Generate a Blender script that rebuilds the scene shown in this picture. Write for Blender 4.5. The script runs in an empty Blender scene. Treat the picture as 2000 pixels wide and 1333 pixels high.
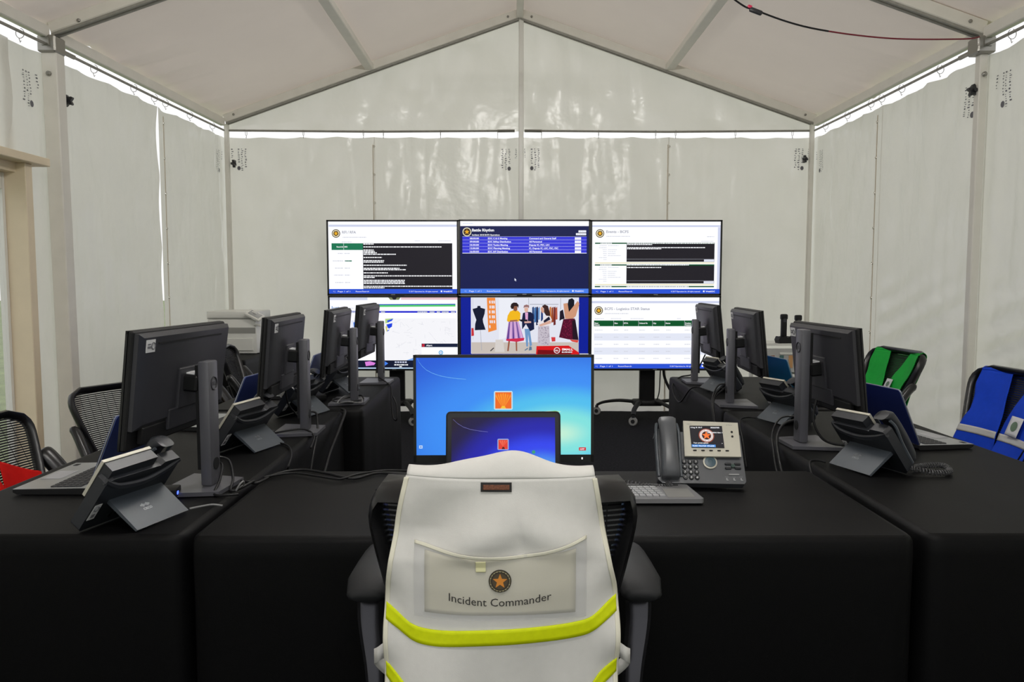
import bpy, bmesh, math, random
from mathutils import Vector, Matrix, noise

# ------------------------------------------------------------------ scene set-up
SC = bpy.context.scene
COL = SC.collection
R = math.radians
PI = math.pi
random.seed(7)

cam_d = bpy.data.cameras.new('camera')
cam_d.sensor_width = 36.0
cam_d.lens = 36.0 * 1520 / 2000
cam_d.clip_start = 0.02
cam = bpy.data.objects.new('camera', cam_d)
COL.objects.link(cam)
cam.location = (0, 0, 1.375)
cam.rotation_euler = (R(90) - math.atan(115 / 1520), 0, -math.atan(4 / 1520))
SC.camera = cam

world = bpy.data.worlds.new('world')
SC.world = world
world.use_nodes = True
bg = world.node_tree.nodes['Background']
bg.inputs[0].default_value = (0.985, 0.985, 0.985, 1)
bg.inputs[1].default_value = 1.05

sun_d = bpy.data.lights.new('sun', 'SUN')
sun_d.energy = 0.7
sun_d.angle = R(12)
sun_d.color = (1.0, 0.96, 0.9)
sun = bpy.data.objects.new('sun', sun_d)
COL.objects.link(sun)
sun.rotation_euler = (R(-38), R(12), 0)

SC.view_settings.view_transform = 'Standard'
SC.view_settings.look = 'None'
SC.view_settings.exposure = 0.0
SC.view_settings.gamma = 1.0
SC.view_settings.use_curve_mapping = False
SC.cycles.use_denoising = True
SC.cycles.max_bounces = 8
SC.cycles.diffuse_bounces = 5
SC.cycles.transmission_bounces = 6
SC.cycles.sample_clamp_indirect = 6.0

# ------------------------------------------------------------------ materials
MATS = {}


def srgb(r, g, b):
    def f(c):
        c /= 255.0
        return c / 12.92 if c <= 0.04045 else ((c + 0.055) / 1.055) ** 2.4
    return (f(r), f(g), f(b), 1)


def mat(name, col, rough=0.5, metal=0.0, spec=0.5, noise_amt=0.0, noise_scale=40.0, bump=0.0, bump_scale=200.0,
        sheen=0.0, trans=0.0, alpha=1.0, coat=0.0, stretch=None, bump_dist=0.002):
    if name in MATS:
        return MATS[name]
    m = bpy.data.materials.new(name)
    m.use_nodes = True
    nt = m.node_tree
    p = nt.nodes['Principled BSDF']
    c = (col[0], col[1], col[2], 1)
    p.inputs['Base Color'].default_value = c
    p.inputs['Roughness'].default_value = rough
    p.inputs['Metallic'].default_value = metal
    p.inputs['Specular IOR Level'].default_value = spec
    p.inputs['Coat Weight'].default_value = coat
    if sheen:
        p.inputs['Sheen Weight'].default_value = sheen
        p.inputs['Sheen Roughness'].default_value = 0.6
    if alpha < 1:
        p.inputs['Alpha'].default_value = alpha
    tc = nt.nodes.new('ShaderNodeTexCoord')
    mp = nt.nodes.new('ShaderNodeMapping')
    nt.links.new(tc.outputs['Object'], mp.inputs[0])
    if stretch:
        mp.inputs['Scale'].default_value = stretch
    if noise_amt:
        n = nt.nodes.new('ShaderNodeTexNoise')
        n.inputs['Scale'].default_value = noise_scale
        n.inputs['Detail'].default_value = 4
        nt.links.new(mp.outputs[0], n.inputs['Vector'])
        r = nt.nodes.new('ShaderNodeValToRGB')
        r.color_ramp.elements[0].position = 0.3
        r.color_ramp.elements[1].position = 0.7
        r.color_ramp.elements[0].color = tuple(max(0, x * (1 - noise_amt)) for x in c[:3]) + (1,)
        r.color_ramp.elements[1].color = tuple(min(1, x * (1 + noise_amt)) for x in c[:3]) + (1,)
        nt.links.new(n.outputs[0], r.inputs[0])
        nt.links.new(r.outputs[0], p.inputs['Base Color'])
    if bump:
        n2 = nt.nodes.new('ShaderNodeTexNoise')
        n2.inputs['Scale'].default_value = bump_scale
        n2.inputs['Detail'].default_value = 3
        nt.links.new(mp.outputs[0], n2.inputs['Vector'])
        b = nt.nodes.new('ShaderNodeBump')
        b.inputs['Strength'].default_value = bump
        b.inputs['Distance'].default_value = bump_dist
        nt.links.new(n2.outputs[0], b.inputs['Height'])
        nt.links.new(b.outputs[0], p.inputs['Normal'])
    if trans:
        out = nt.nodes['Material Output']
        t = nt.nodes.new('ShaderNodeBsdfTranslucent')
        t.inputs[0].default_value = c
        mx = nt.nodes.new('ShaderNodeMixShader')
        mx.inputs[0].default_value = trans
        nt.links.new(p.outputs[0], mx.inputs[1])
        nt.links.new(t.outputs[0], mx.inputs[2])
        nt.links.new(mx.outputs[0], out.inputs[0])
    MATS[name] = m
    return m


def emit(name, col, strength=1.0):
    if name in MATS:
        return MATS[name]
    m = bpy.data.materials.new(name)
    m.use_nodes = True
    nt = m.node_tree
    p = nt.nodes['Principled BSDF']
    p.inputs['Base Color'].default_value = (0.004, 0.004, 0.004, 1)
    p.inputs['Roughness'].default_value = 0.3
    p.inputs['Specular IOR Level'].default_value = 0.08
    p.inputs['Emission Color'].default_value = (col[0], col[1], col[2], 1)
    p.inputs['Emission Strength'].default_value = strength
    MATS[name] = m
    return m


def pix(r, g, b, strength=1.0):
    return emit('pixel_%d_%d_%d_%d' % (r, g, b, int(strength * 100)), srgb(r, g, b), strength)


WALL = mat('white_vinyl_fabric', srgb(236, 234, 229), 0.22, spec=0.6, trans=0.42, noise_amt=0.03, noise_scale=3, bump=0.5, bump_scale=5, bump_dist=0.03)
ROOF = mat('roof_vinyl_fabric', srgb(228, 218, 209), 0.42, spec=0.3, trans=0.2, noise_amt=0.03, noise_scale=2, bump=0.15, bump_scale=30)
ALU = mat('brushed_aluminium', srgb(228, 225, 217), 0.42, 0.0, noise_amt=0.03, noise_scale=8)
ALU_D = mat('dull_aluminium', srgb(150, 148, 141), 0.5, 0.1, noise_amt=0.1, noise_scale=25)
STEEL = mat('galvanised_steel', srgb(150, 148, 142), 0.35, 0.8)
GROMMET = mat('nickel_eyelet', srgb(225, 222, 214), 0.2, 0.9)
WHITE_PAINT = mat('white_painted_metal', srgb(232, 231, 226), 0.35)
LACE = mat('lacing_cord', srgb(226, 218, 204), 0.7, trans=0.35)
INK = mat('stencil_ink', srgb(112, 112, 118), 0.8)
KNOB = mat('dark_knob_plastic', srgb(42, 42, 46), 0.35)
CREAM = mat('cream_painted_wood', srgb(232, 216, 188), 0.5, noise_amt=0.03, noise_scale=8)
CARPET = mat('charcoal_carpet', srgb(26, 26, 30), 0.95, spec=0.1, noise_amt=0.55, noise_scale=60, bump=0.8, bump_scale=180)
GRASS = mat('outdoor_grass', srgb(120, 134, 96), 0.9, noise_amt=0.3, noise_scale=3)
CLOTH = mat('black_polyester_cloth', srgb(5, 5, 6), 0.55, spec=0.13, noise_amt=0.12, noise_scale=300, bump=0.15, bump_scale=500)
PLASTIC = mat('charcoal_plastic', srgb(47, 47, 52), 0.42, spec=0.4, noise_amt=0.03, noise_scale=200)
PLASTIC_L = mat('graphite_plastic', srgb(84, 84, 90), 0.38, spec=0.5)
BLACKP = mat('black_plastic', srgb(20, 20, 22), 0.3, spec=0.5)
BLACKM = mat('black_matte_plastic', srgb(16, 16, 18), 0.55, spec=0.35)
PHONE_D = mat('dark_slate_plastic', srgb(38, 40, 45), 0.38, spec=0.45)
PHONE_G = mat('slate_grey_plastic', srgb(66, 72, 79), 0.42, spec=0.45)
SILVER = mat('silver_plastic', srgb(196, 192, 178), 0.4, 0.1)
SILVER_M = mat('satin_silver_metal', srgb(170, 172, 176), 0.3, 0.8)
GREYK = mat('grey_keyboard_plastic', srgb(118, 118, 120), 0.4)
KEYL = mat('light_grey_key', srgb(160, 160, 162), 0.45)
KEYB = mat('black_key', srgb(36, 36, 40), 0.5)
STICK = mat('white_sticker', srgb(214, 214, 216), 0.5)
CABLE = mat('black_cable_rubber', srgb(20, 20, 22), 0.55, spec=0.3)
CABLE_G = mat('grey_cable_rubber', srgb(120, 120, 120), 0.4)
MESHB = mat('black_woven_mesh', srgb(20, 20, 22), 0.7, trans=0.1)
SEATB = mat('black_seat_fabric', srgb(22, 22, 24), 0.9, noise_amt=0.2, noise_scale=300)
CHROME = mat('polished_steel', srgb(58, 58, 62), 0.22, 0.7)
RUBBER = mat('grey_rubber_wheel', srgb(150, 150, 150), 0.5)
PRINTW = mat('white_appliance_plastic', srgb(226, 226, 220), 0.4)


# ------------------------------------------------------------------ mesh building
class MB:
    """collects polygons and links them as one mesh object"""

    def __init__(s):
        s.v = []
        s.f = []
        s.m = []

    def add(s, vs, fs, mi=0, M=None):
        o = len(s.v)
        for p in vs:
            p = Vector(p)
            s.v.append(tuple(M @ p if M is not None else p))
        for f in fs:
            s.f.append(tuple(i + o for i in f))
            s.m.append(mi)
        return s

    def box(s, c, d, mi=0, M=None, r=0.0, seg=2):
        x, y, z = d[0] / 2, d[1] / 2, d[2] / 2
        T = Matrix.Translation(c)
        if M is not None:
            T = M @ T
        if r <= 0:
            vs = [(-x, -y, -z), (x, -y, -z), (x, y, -z), (-x, y, -z), (-x, -y, z), (x, -y, z), (x, y, z), (-x, y, z)]
            fs = [(3, 2, 1, 0), (4, 5, 6, 7), (0, 1, 5, 4), (1, 2, 6, 5), (2, 3, 7, 6), (3, 0, 4, 7)]
            return s.add(vs, fs, mi, T)
        bm = bmesh.new()
        bmesh.ops.create_cube(bm, size=1)
        for v in bm.verts:
            v.co = Vector((v.co.x * d[0], v.co.y * d[1], v.co.z * d[2]))
        bmesh.ops.bevel(bm, geom=list(bm.edges), offset=min(r, min(d) * 0.49), segments=seg, affect='EDGES', profile=0.5)
        s.bm(bm, mi, T)
        return s

    def bm(s, bm, mi=0, M=None):
        bm.verts.index_update()
        s.add([v.co.copy() for v in bm.verts], [[v.index for v in f.verts] for f in bm.faces], mi, M)
        bm.free()
        return s

    def prism(s, pts, axis, a, b, mi=0, M=None):
        """outline pts (2D, counter-clockwise) extruded along axis from a to b"""
        n = len(pts)

        def P(p, t):
            if axis == 'x':
                return (t, p[0], p[1])
            if axis == 'y':
                return (p[0], t, p[1])
            return (p[0], p[1], t)
        vs = [P(p, a) for p in pts] + [P(p, b) for p in pts]
        fs = [tuple(range(n)), tuple(range(2 * n - 1, n - 1, -1))]
        for i in range(n):
            j = (i + 1) % n
            fs.append((i, i + n, j + n, j))
        return s.add(vs, fs, mi, M)

    def tube(s, pts, rad, n=8, mi=0, M=None, cap=True, closed=False, sq=None):
        """round (or sq=(a,b) elliptic) tube along a polyline"""
        pts = [Vector(p) for p in pts]
        k = len(pts)
        rads = rad if isinstance(rad, (list, tuple)) else [rad] * k
        vs, fs = [], []
        up = None
        for i, p in enumerate(pts):
            if closed:
                t = pts[(i + 1) % k] - pts[(i - 1) % k]
            else:
                t = pts[min(i + 1, k - 1)] - pts[max(i - 1, 0)]
            if t.length < 1e-9:
                t = Vector((0, 0, 1))
            t.normalize()
            if up is None:
                a = Vector((0, 0, 1)) if abs(t.z) < 0.9 else Vector((0, 1, 0))
                up = t.cross(a).normalized()
            up = (up - t * up.dot(t))
            if up.length < 1e-6:
                up = t.orthogonal()
            up.normalize()
            w = t.cross(up)
            for j in range(n):
                an = 2 * PI * j / n
                ca, sa = math.cos(an), math.sin(an)
                if sq:
                    ca *= sq[0]
                    sa *= sq[1]
                vs.append(p + (up * ca + w * sa) * rads[i])
        for i in range(k if closed else k - 1):
            for j in range(n):
                a, b = i * n + j, i * n + (j + 1) % n
                c, d = ((i + 1) % k) * n + (j + 1) % n, ((i + 1) % k) * n + j
                fs.append((a, b, c, d))
        if cap and not closed:
            fs.append(tuple(range(n - 1, -1, -1)))
            fs.append(tuple((k - 1) * n + j for j in range(n)))
        return s.add(vs, fs, mi, M)

    def lathe(s, prof, n=20, mi=0, M=None):
        """profile of (radius, z) turned about z"""
        vs, fs = [], []
        k = len(prof)
        for r, z in prof:
            for j in range(n):
                a = 2 * PI * j / n
                vs.append((r * math.cos(a), r * math.sin(a), z))
        for i in range(k - 1):
            for j in range(n):
                fs.append((i * n + j, i * n + (j + 1) % n, (i + 1) * n + (j + 1) % n, (i + 1) * n + j))
        fs.append(tuple(range(n - 1, -1, -1)))
        fs.append(tuple((k - 1) * n + j for j in range(n)))
        return s.add(vs, fs, mi, M)

    def grid(s, fn, nu, nv, mi=0, M=None):
        vs = [fn(i / nu, j / nv) for j in range(nv + 1) for i in range(nu + 1)]
        fs = []
        for j in range(nv):
            for i in range(nu):
                a = j * (nu + 1) + i
                fs.append((a, a + 1, a + nu + 2, a + nu + 1))
        return s.add(vs, fs, mi, M)

    def build(s, name, mats, parent=None, smooth=0.6, solid=0.0):
        me = bpy.data.meshes.new(name)
        me.from_pydata([tuple(v) for v in s.v], [], s.f)
        if not isinstance(mats, (list, tuple)):
            mats = [mats]
        for m in mats:
            me.materials.append(m)
        me.polygons.foreach_set('material_index', s.m)
        bm = bmesh.new()
        bm.from_mesh(me)
        bmesh.ops.recalc_face_normals(bm, faces=list(bm.faces))
        bm.to_mesh(me)
        bm.free()
        if smooth:
            me.polygons.foreach_set('use_smooth', [True] * len(me.polygons))
            me.set_sharp_from_angle(angle=smooth)
        o = bpy.data.objects.new(name, me)
        COL.objects.link(o)
        if parent is not None:
            o.parent = parent
        if solid:
            md = o.modifiers.new('thickness', 'SOLIDIFY')
            md.thickness = abs(solid)
            md.offset = 0.0 if solid > 0 else -1
        return o


def box(name, c, d, m, parent=None, r=0.0, seg=2, M=None):
    return MB().box(c, d, 0, M, r, seg).build(name, m, parent)


def tag(o, label, cat=None, group=None, kind=None):
    if label:
        o['label'] = label
    if cat:
        o['category'] = cat
    if group:
        o['group'] = group
    if kind:
        o['kind'] = kind
    return o


def thing(name, label, cat, loc=(0, 0, 0), rz=0.0, group=None):
    o = bpy.data.objects.new(name, None)
    o.empty_display_size = 0.1
    COL.objects.link(o)
    o.location = loc
    o.rotation_euler = (0, 0, rz)
    return tag(o, label, cat, group)


def struct(name, label=None):
    o = bpy.data.objects.new(name, None)
    o.empty_display_size = 0.1
    COL.objects.link(o)
    o['kind'] = 'structure'
    if label:
        o['label'] = label
    return o


def copy_tree(o, parent=None):
    c = o.copy()
    COL.objects.link(c)
    if parent is not None:
        c.parent = parent
    for ch in list(o.children):
        copy_tree(ch, c)
    return c


def share(o, name=None, **k):
    """another object with the same mesh"""
    c = o.copy()
    COL.objects.link(c)
    return c


def spline(pts, n=8):
    """smooth polyline through the points"""
    P = [Vector(p) for p in pts]
    if len(P) < 3:
        return P
    out = []
    for i in range(len(P) - 1):
        p0 = P[max(i - 1, 0)]
        p1, p2 = P[i], P[i + 1]
        p3 = P[min(i + 2, len(P) - 1)]
        for k in range(n):
            t = k / n
            out.append(0.5 * ((2 * p1) + (p2 - p0) * t + (2 * p0 - 5 * p1 + 4 * p2 - p3) * t * t
                              + (3 * p1 - p0 - 3 * p2 + p3) * t ** 3))
    out.append(P[-1])
    return out


def rrect(w, h, r, n=5, cx=0, cy=0):
    pts = []
    for (sx, sy, a0) in ((1, 1, 0), (-1, 1, 90), (-1, -1, 180), (1, -1, 270)):
        for i in range(n + 1):
            a = R(a0 + 90 * i / n)
            pts.append((cx + sx * (w / 2 - r) + r * math.cos(a), cy + sy * (h / 2 - r) + r * math.sin(a)))
    return pts


def circ(r, n=24, cx=0, cy=0):
    return [(cx + r * math.cos(2 * PI * i / n), cy + r * math.sin(2 * PI * i / n)) for i in range(n)]


def star(r, cx=0, cy=0, k=0.42):
    return [(cx + (r if i % 2 == 0 else r * k) * math.sin(PI * i / 5), cy + (r if i % 2 == 0 else r * k) * math.cos(PI * i / 5))
            for i in range(10)]


TEXT_CACHE = {}


def text_mesh(txt, bold=False):
    """flat triangles of a line of lettering, height 1 for capitals, left end at x=0: (verts, faces, width)"""
    key = (txt, bold)
    if key in TEXT_CACHE:
        return TEXT_CACHE[key]
    cu = bpy.data.curves.new('lettering', 'FONT')
    cu.body = txt
    cu.size = 1.4
    cu.resolution_u = 2
    if bold:
        cu.offset = 0.035
    ob = bpy.data.objects.new('lettering', cu)
    COL.objects.link(ob)
    bpy.context.view_layer.update()
    me = bpy.data.meshes.new_from_object(ob.evaluated_get(bpy.context.evaluated_depsgraph_get()))
    vs = [(v.co.x, v.co.y) for v in me.vertices]
    fs = [tuple(p.vertices) for p in me.polygons]
    bpy.data.objects.remove(ob)
    bpy.data.curves.remove(cu)
    bpy.data.meshes.remove(me)
    x0 = min([v[0] for v in vs] or [0])
    w = max([v[0] for v in vs] or [1]) - x0
    vs = [(x - x0, y) for x, y in vs]
    TEXT_CACHE[key] = (vs, fs, w)
    return TEXT_CACHE[key]


class Flat:
    """flat print or screen image drawn in its own 2D frame (u to the right, v down), laid on a plane as layered polygons"""

    def __init__(s, u0, v0, u1, v1, w, h, step=0.0005):
        s.u0, s.v0, s.u1, s.v1, s.w, s.h = u0, v0, u1, v1, w, h
        s.items = []
        s.step = step
        s.layer = 0
        s.marks = []

    def mark(s, name):
        s.marks.append((len(s.items), name))

    def P(s, u, v):
        return ((u - s.u0) / (s.u1 - s.u0) * s.w - s.w / 2, s.h / 2 - (v - s.v0) / (s.v1 - s.v0) * s.h)

    def poly(s, pts, m, lift=1):
        s.layer += lift
        s.items.append(([s.P(*p) for p in pts], [tuple(range(len(pts)))], m, s.layer))

    def rect(s, a, b, c, d, m, lift=0):
        s.layer += lift
        s.items.append(([s.P(a, b), s.P(a, d), s.P(c, d), s.P(c, b)], [(0, 1, 2, 3)], m, s.layer))

    def disc(s, u, v, r, m, n=20):
        k = (s.u1 - s.u0) / s.w * s.h / (s.v1 - s.v0)
        s.poly([(u + r * math.cos(2 * PI * i / n), v - r / k * math.sin(2 * PI * i / n)) for i in range(n)], m)

    def star(s, u, v, r, m):
        s.layer += 1
        c = [s.P(u + x, v - y) for x, y in star(r)]
        s.items.append(([s.P(u, v)] + c, [(0, 1 + i, 1 + (i + 1) % 10) for i in range(10)], m, s.layer))

    def text(s, t, u, v, size, m, width=None, bold=False, align='l'):
        """baseline at v, capitals 'size' high, squeezed to 'width' when given"""
        vs, fs, w = text_mesh(t, bold)
        k = size
        kx = (width / w) if width else size * 0.98
        if align == 'c':
            u -= w * kx / 2
        if align == 'r':
            u -= w * kx
        s.items.append(([s.P(u + x * kx, v - y * k) for x, y in vs], fs, m, s.layer + 1))

    def lines(s, u, v, width, size, m, seed=0):
        """a line of print too small to read: word-long dashes"""
        rnd = random.Random(seed)
        x = u
        while x < u + width:
            w = min(size * rnd.uniform(0.8, 3.2), u + width - x)
            s.items.append(([s.P(x, v - size), s.P(x, v), s.P(x + w, v), s.P(x + w, v - size)], [(0, 1, 2, 3)], m, s.layer + 1))
            x += w + size * 0.45

    def emblem(s, u, v, r, rim, disc, st, inner=None):
        s.disc(u, v, r, rim)
        s.disc(u, v, r * 0.82, inner or disc)
        s.disc(u, v, r * 0.62, disc)
        s.star(u, v, r * 0.62, st)

    def build(s, name, parent, M=None, mapfn=None):
        cuts = [(0, name)] + s.marks + [(len(s.items), None)]
        allit = s.items
        for (a, nm), (b, _) in zip(cuts, cuts[1:]):
            s.items = allit[a:b]
            if s.items:
                o = s.build1(nm, parent, M, mapfn)
        s.items = allit
        return o

    def build1(s, name, parent, M=None, mapfn=None):
        mb = MB()
        mats = []
        for pts, fs, m, ly in s.items:
            if m not in mats:
                mats.append(m)
            if mapfn:
                vs = [mapfn(p[0], p[1], ly * s.step) for p in pts]
            else:
                vs = [(p[0], -ly * s.step, p[1]) for p in pts]
            mb.add(vs, fs, mats.index(m), M)
        me = bpy.data.meshes.new(name)
        me.from_pydata([tuple(v) for v in mb.v], [], mb.f)
        for m in mats:
            me.materials.append(m)
        me.polygons.foreach_set('material_index', mb.m)
        o = bpy.data.objects.new(name, me)
        COL.objects.link(o)
        o.parent = parent
        return o

# ------------------------------------------------------------------ the tent
XL, XR, XC = -2.95, 3.15, 0.10
YB, YM, YN, YF = 8.2, 5.28, 2.36, -0.56      # frames: back gable, two inner ones, the end behind the camera
Z_TOP, Z_ROD, Z_EAVE, SLOPE = 2.88, 2.925, 3.03, 1.06 / 3.05


def LX(y):
    """left-hand wall line: the frame splays a little towards the viewer"""
    return XL - 0.035 * (YB - y)


def roof_z(x):
    return 3.085 + (3.05 - abs(x - XC)) * SLOPE


# ground outside and the carpet inside
tag(MB().grid(lambda u, v: (-40 + 80 * u, -30 + 90 * v, -0.04), 2, 2).build('ground', GRASS), 'grass lawn outside the tent', None, None, 'structure')
fl = box('floor', (XC - 0.12, (YB + YF) / 2, -0.015), (6.6, YB - YF + 0.2, 0.03), CARPET)
tag(fl, 'dark charcoal carpet floor', None, None, 'structure')


def fold(a, b, seed, amp=1.0):
    """relief of hanging vinyl: a along the wall, b up"""
    s = seed * 7.3
    h = 0.030 * noise.noise((a * 2.1 + s, b * 0.35, s))
    h += 0.013 * noise.noise((a * 6.5 + s, b * 0.8 + a * 0.6, s + 3))
    h += 0.011 * noise.noise((a * 3.0 + b * 3.0 + s, b * 2.0 - a * 1.5, s + 9))
    for k, (fx, fz, sl, am) in enumerate(((2.6, 0.5, 0.9, 0.018), (4.0, 0.9, -1.4, 0.013), (7.5, 0.45, 0.3, 0.011))):
        r = 1.0 - abs(noise.noise((a * fx + b * sl + s, b * fz, s + 20 + k)))
        h += am * (r * r - 0.6)
    return h * amp


def sag(a, a0, a1, n, depth=0.012):
    """top edge of a curtain drooping between its hooks"""
    t = (a - a0) / (a1 - a0) * n
    return -depth * math.sin(PI * (t % 1.0))


def stencil(panel, fn, mirror=1, seed=0):
    """illegible stencilled fire-rating marks near the top of a panel; fn(a, b) places a point just off the cloth"""
    rnd = random.Random(seed)
    mb = MB()
    for c, (a0, hh) in enumerate(((0.0, 0.15), (0.035, 0.22), (0.07, 0.2), (-0.07, 0.09))):
        b = 0.0
        while b < hh:
            l = rnd.uniform(0.006, 0.022)
            w = rnd.uniform(0.008, 0.02)
            aa = mirror * (a0 + rnd.uniform(-0.004, 0.004))
            mb.add([fn(aa, -b), fn(aa + mirror * w, -b), fn(aa + mirror * w, -b - l * 0.5), fn(aa, -b - l * 0.5)], [(0, 1, 2, 3)])
            b += l + 0.004
    c = [fn(mirror * 0.008 + 0.018 * math.cos(2 * PI * i / 10), -0.2 + 0.022 * math.sin(2 * PI * i / 10)) for i in range(10)]
    mb.add(c, [tuple(range(10))])
    return mb.build('printed_mark', INK, panel, smooth=0)


eyelet_src = None


def eyelet(parent, loc, rot):
    global eyelet_src
    if eyelet_src is None:
        mb = MB()
        mb.tube([(0.009 * math.cos(2 * PI * i / 10), 0.009 * math.sin(2 * PI * i / 10), 0) for i in range(10)], 0.0042, 6, closed=True)
        eyelet_src = mb.build('eyelet', GROMMET, parent)
        o = eyelet_src
    else:
        o = share(eyelet_src)
        o.parent = parent
    o.location = loc
    o.rotation_euler = rot
    return o


hook_src = None


def hook(parent, loc, rz):
    global hook_src
    if hook_src is None:
        mb = MB()
        mb.tube([(0, 0.026 * math.sin(t), 0.03 * math.cos(t)) for t in [0.5 + 5.6 * i / 16 for i in range(17)]], 0.0022, 5)
        mb.tube([(0, 0.008, -0.03), (0, 0.0, -0.055), (0, -0.006, -0.045)], 0.0022, 5)
        hook_src = mb.build('hook', STEEL, parent)
        o = hook_src
    else:
        o = share(hook_src)
        o.parent = parent
    o.location = loc
    o.rotation_euler = (0, 0, rz)
    return o


# --- back wall: four laced curtains, the gable above
wb = struct('wall_back', 'white vinyl curtain wall behind the screens')
bx = [XL, -1.41, XC, 1.655, XR]
for i in range(4):
    a0, a1 = bx[i], bx[i + 1]

    def pt(a, b, off=0.0, a0=a0, a1=a1, i=i):
        e = min(a - a0, a1 - a) / 0.12
        w = min(1.0, max(0.0, e))
        return (a, YB + 0.03 - off + fold(a, b, i + 1, w) + (0.006 * (i % 2)), b)
    mb = MB()
    mb.grid(lambda u, v: pt(a0 - 0.006 + (a1 - a0 + 0.012) * u, (Z_TOP + sag(a0 + (a1 - a0) * u, a0, a1, 4)) * v + 0.0), 70, 60)
    p = mb.build('curtain_panel', WALL, wb, smooth=3)
    if i in (0, 2):
        stencil(p, lambda a, b: pt(a0 + 0.12 + a, 2.76 + b, 0.006), 1, i)
    else:
        stencil(p, lambda a, b: pt(a1 - 0.1 + a, 2.76 + b, 0.006), -1, i)
gab = MB()


def gable(u, v, y=YB + 0.02, seed=9):
    x = XL + 6.1 * u
    top = roof_z(x) - 0.02
    b = Z_ROD + 0.01 + (top - Z_ROD - 0.01) * v
    return (x, y + fold(x * 1.3, b, seed, 1.3) * min(1, v * 4), b)


gab.grid(gable, 120, 30)
gab.build('gable_panel', WALL, wb, smooth=3)
for sx in (bx[1], bx[3]):
    box('lacing_strip', (sx - 0.012, YB + 0.012, 1.4), (0.009, 0.004, 2.8), LACE, wb)
    for k in range(9):
        eyelet(wb, (sx, YB + 0.004, 2.78 - k * 0.29), (R(90), 0, 0))

# --- side walls
for side, X0, sg in (('left', XL, 1), ('right', XR, -1)):
    ws = struct('wall_' + side, 'white vinyl curtain wall on the %s of the tent' % side)
    ys = [YF, 0.9, YN, 3.66 if side == 'left' else 3.82, YM, 6.84 if side == 'left' else 6.76, YB]
    for i in range(6):
        a0, a1 = ys[i], ys[i + 1]

        def pt(a, b, off=0.0, a0=a0, a1=a1, i=i, X0=X0, sg=sg, side=side):
            w = min(1.0, max(0.0, min(a - a0, a1 - a) / 0.12))
            h = fold(a, b, i + (11 if sg > 0 else 21), w)
            if side == 'right' and i in (3, 4):                     # long slanting creases low on the right-hand curtains
                lo = max(0.0, min(1.0, (1.55 - b) / 0.5))
                ph = (b * 1.0 + (a - 5.0) * 0.32) * 2 * PI / 0.2
                h += lo * w * 0.026 * math.sin(ph) * (0.5 + 0.5 * noise.noise((a * 0.9, b * 1.2, 4.0)))
            X1 = LX(a) if side == 'left' else X0
            return (X1 - sg * 0.03 + sg * off + h, a, b)
        lo, hi = a0 - 0.005, a1 + 0.005
        if side == 'left' and i == 4:
            hi = a1 - 0.016
        if i == 5:
            hi = YB + 0.06
        if side == 'left' and i == 3:
            lo = 4.86                                          # the door stands in this bay
        if side == 'left' and i == 2:
            hi = 2.9

        def gfn(u, v, lo=lo, hi=hi, a0=a0, a1=a1, i=i, side=side):
            a = lo + (hi - lo) * u
            b = (Z_TOP + sag(a, a0, a1, 4)) * v
            if side == 'left' and i == 4 and u > 0.9:          # slack lacing lets daylight in along this edge
                k = (u - 0.9) / 0.1
                a -= k * 0.05 * abs(math.sin(b * 5.2 + 0.7)) * (0.35 + 0.65 * min(1, max(0, (b - 0.6) / 2.0)))
            return pt(a, b)
        mb = MB().grid(gfn, 70, 60)
        p = mb.build('curtain_panel', WALL, ws, smooth=3)
        if i in (3, 4, 5):
            if i == 4:
                stencil(p, lambda a, b: pt(a0 + 0.14 + a, 2.72 + b, 0.006), 1, i + 30)
            if i == 3:
                stencil(p, lambda a, b: pt(a1 - 0.16 + a, 2.72 + b, 0.006), -1, i + 30)
            if i == 5:
                stencil(p, lambda a, b: pt(a1 - 0.1 + a, 2.72 + b, 0.006), -1, i + 30)
    if side == 'left':                                         # curtain above the door
        def over(u, v):
            a = 2.84 + 2.1 * u
            return (LX(a) - 0.03 + fold(a, 2.1 + v, 15), a, 2.08 + (Z_TOP - 2.08) * v)
        MB().grid(over, 30, 20).build('curtain_panel', WALL, ws, smooth=3)
    sy = ys[5]
    X1 = LX(sy) if side == 'left' else X0
    box('lacing_strip', (X1 + sg * 0.004, sy + 0.014, 1.4), (0.004, 0.012, 2.8), LACE, ws)
    for k in range(10):
        eyelet(ws, (X1 + sg * 0.014, sy - (0.004 if sg > 0 else -0.004), 2.74 - k * 0.3), (0, R(90), 0))

# --- wall behind the camera
wf = struct('wall_front', 'white vinyl curtain wall with an added opening for daylight behind the viewer')
for a0, a1 in ((XL, -1.75), (1.95, XR)):                    # unseen opening added between the two curtains to let daylight in
    MB().grid(lambda u, v: (a0 + (a1 - a0) * u, YF - 0.03 + fold(a0 + 3 * u, v * 3, 40), (Z_ROD + 0.02) * v), 50, 40).build('curtain_panel', WALL, wf, smooth=3)
MB().grid(lambda u, v: gable(u, v, YF - 0.03, 44), 60, 15).build('gable_panel', WALL, wf, smooth=3)

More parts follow.
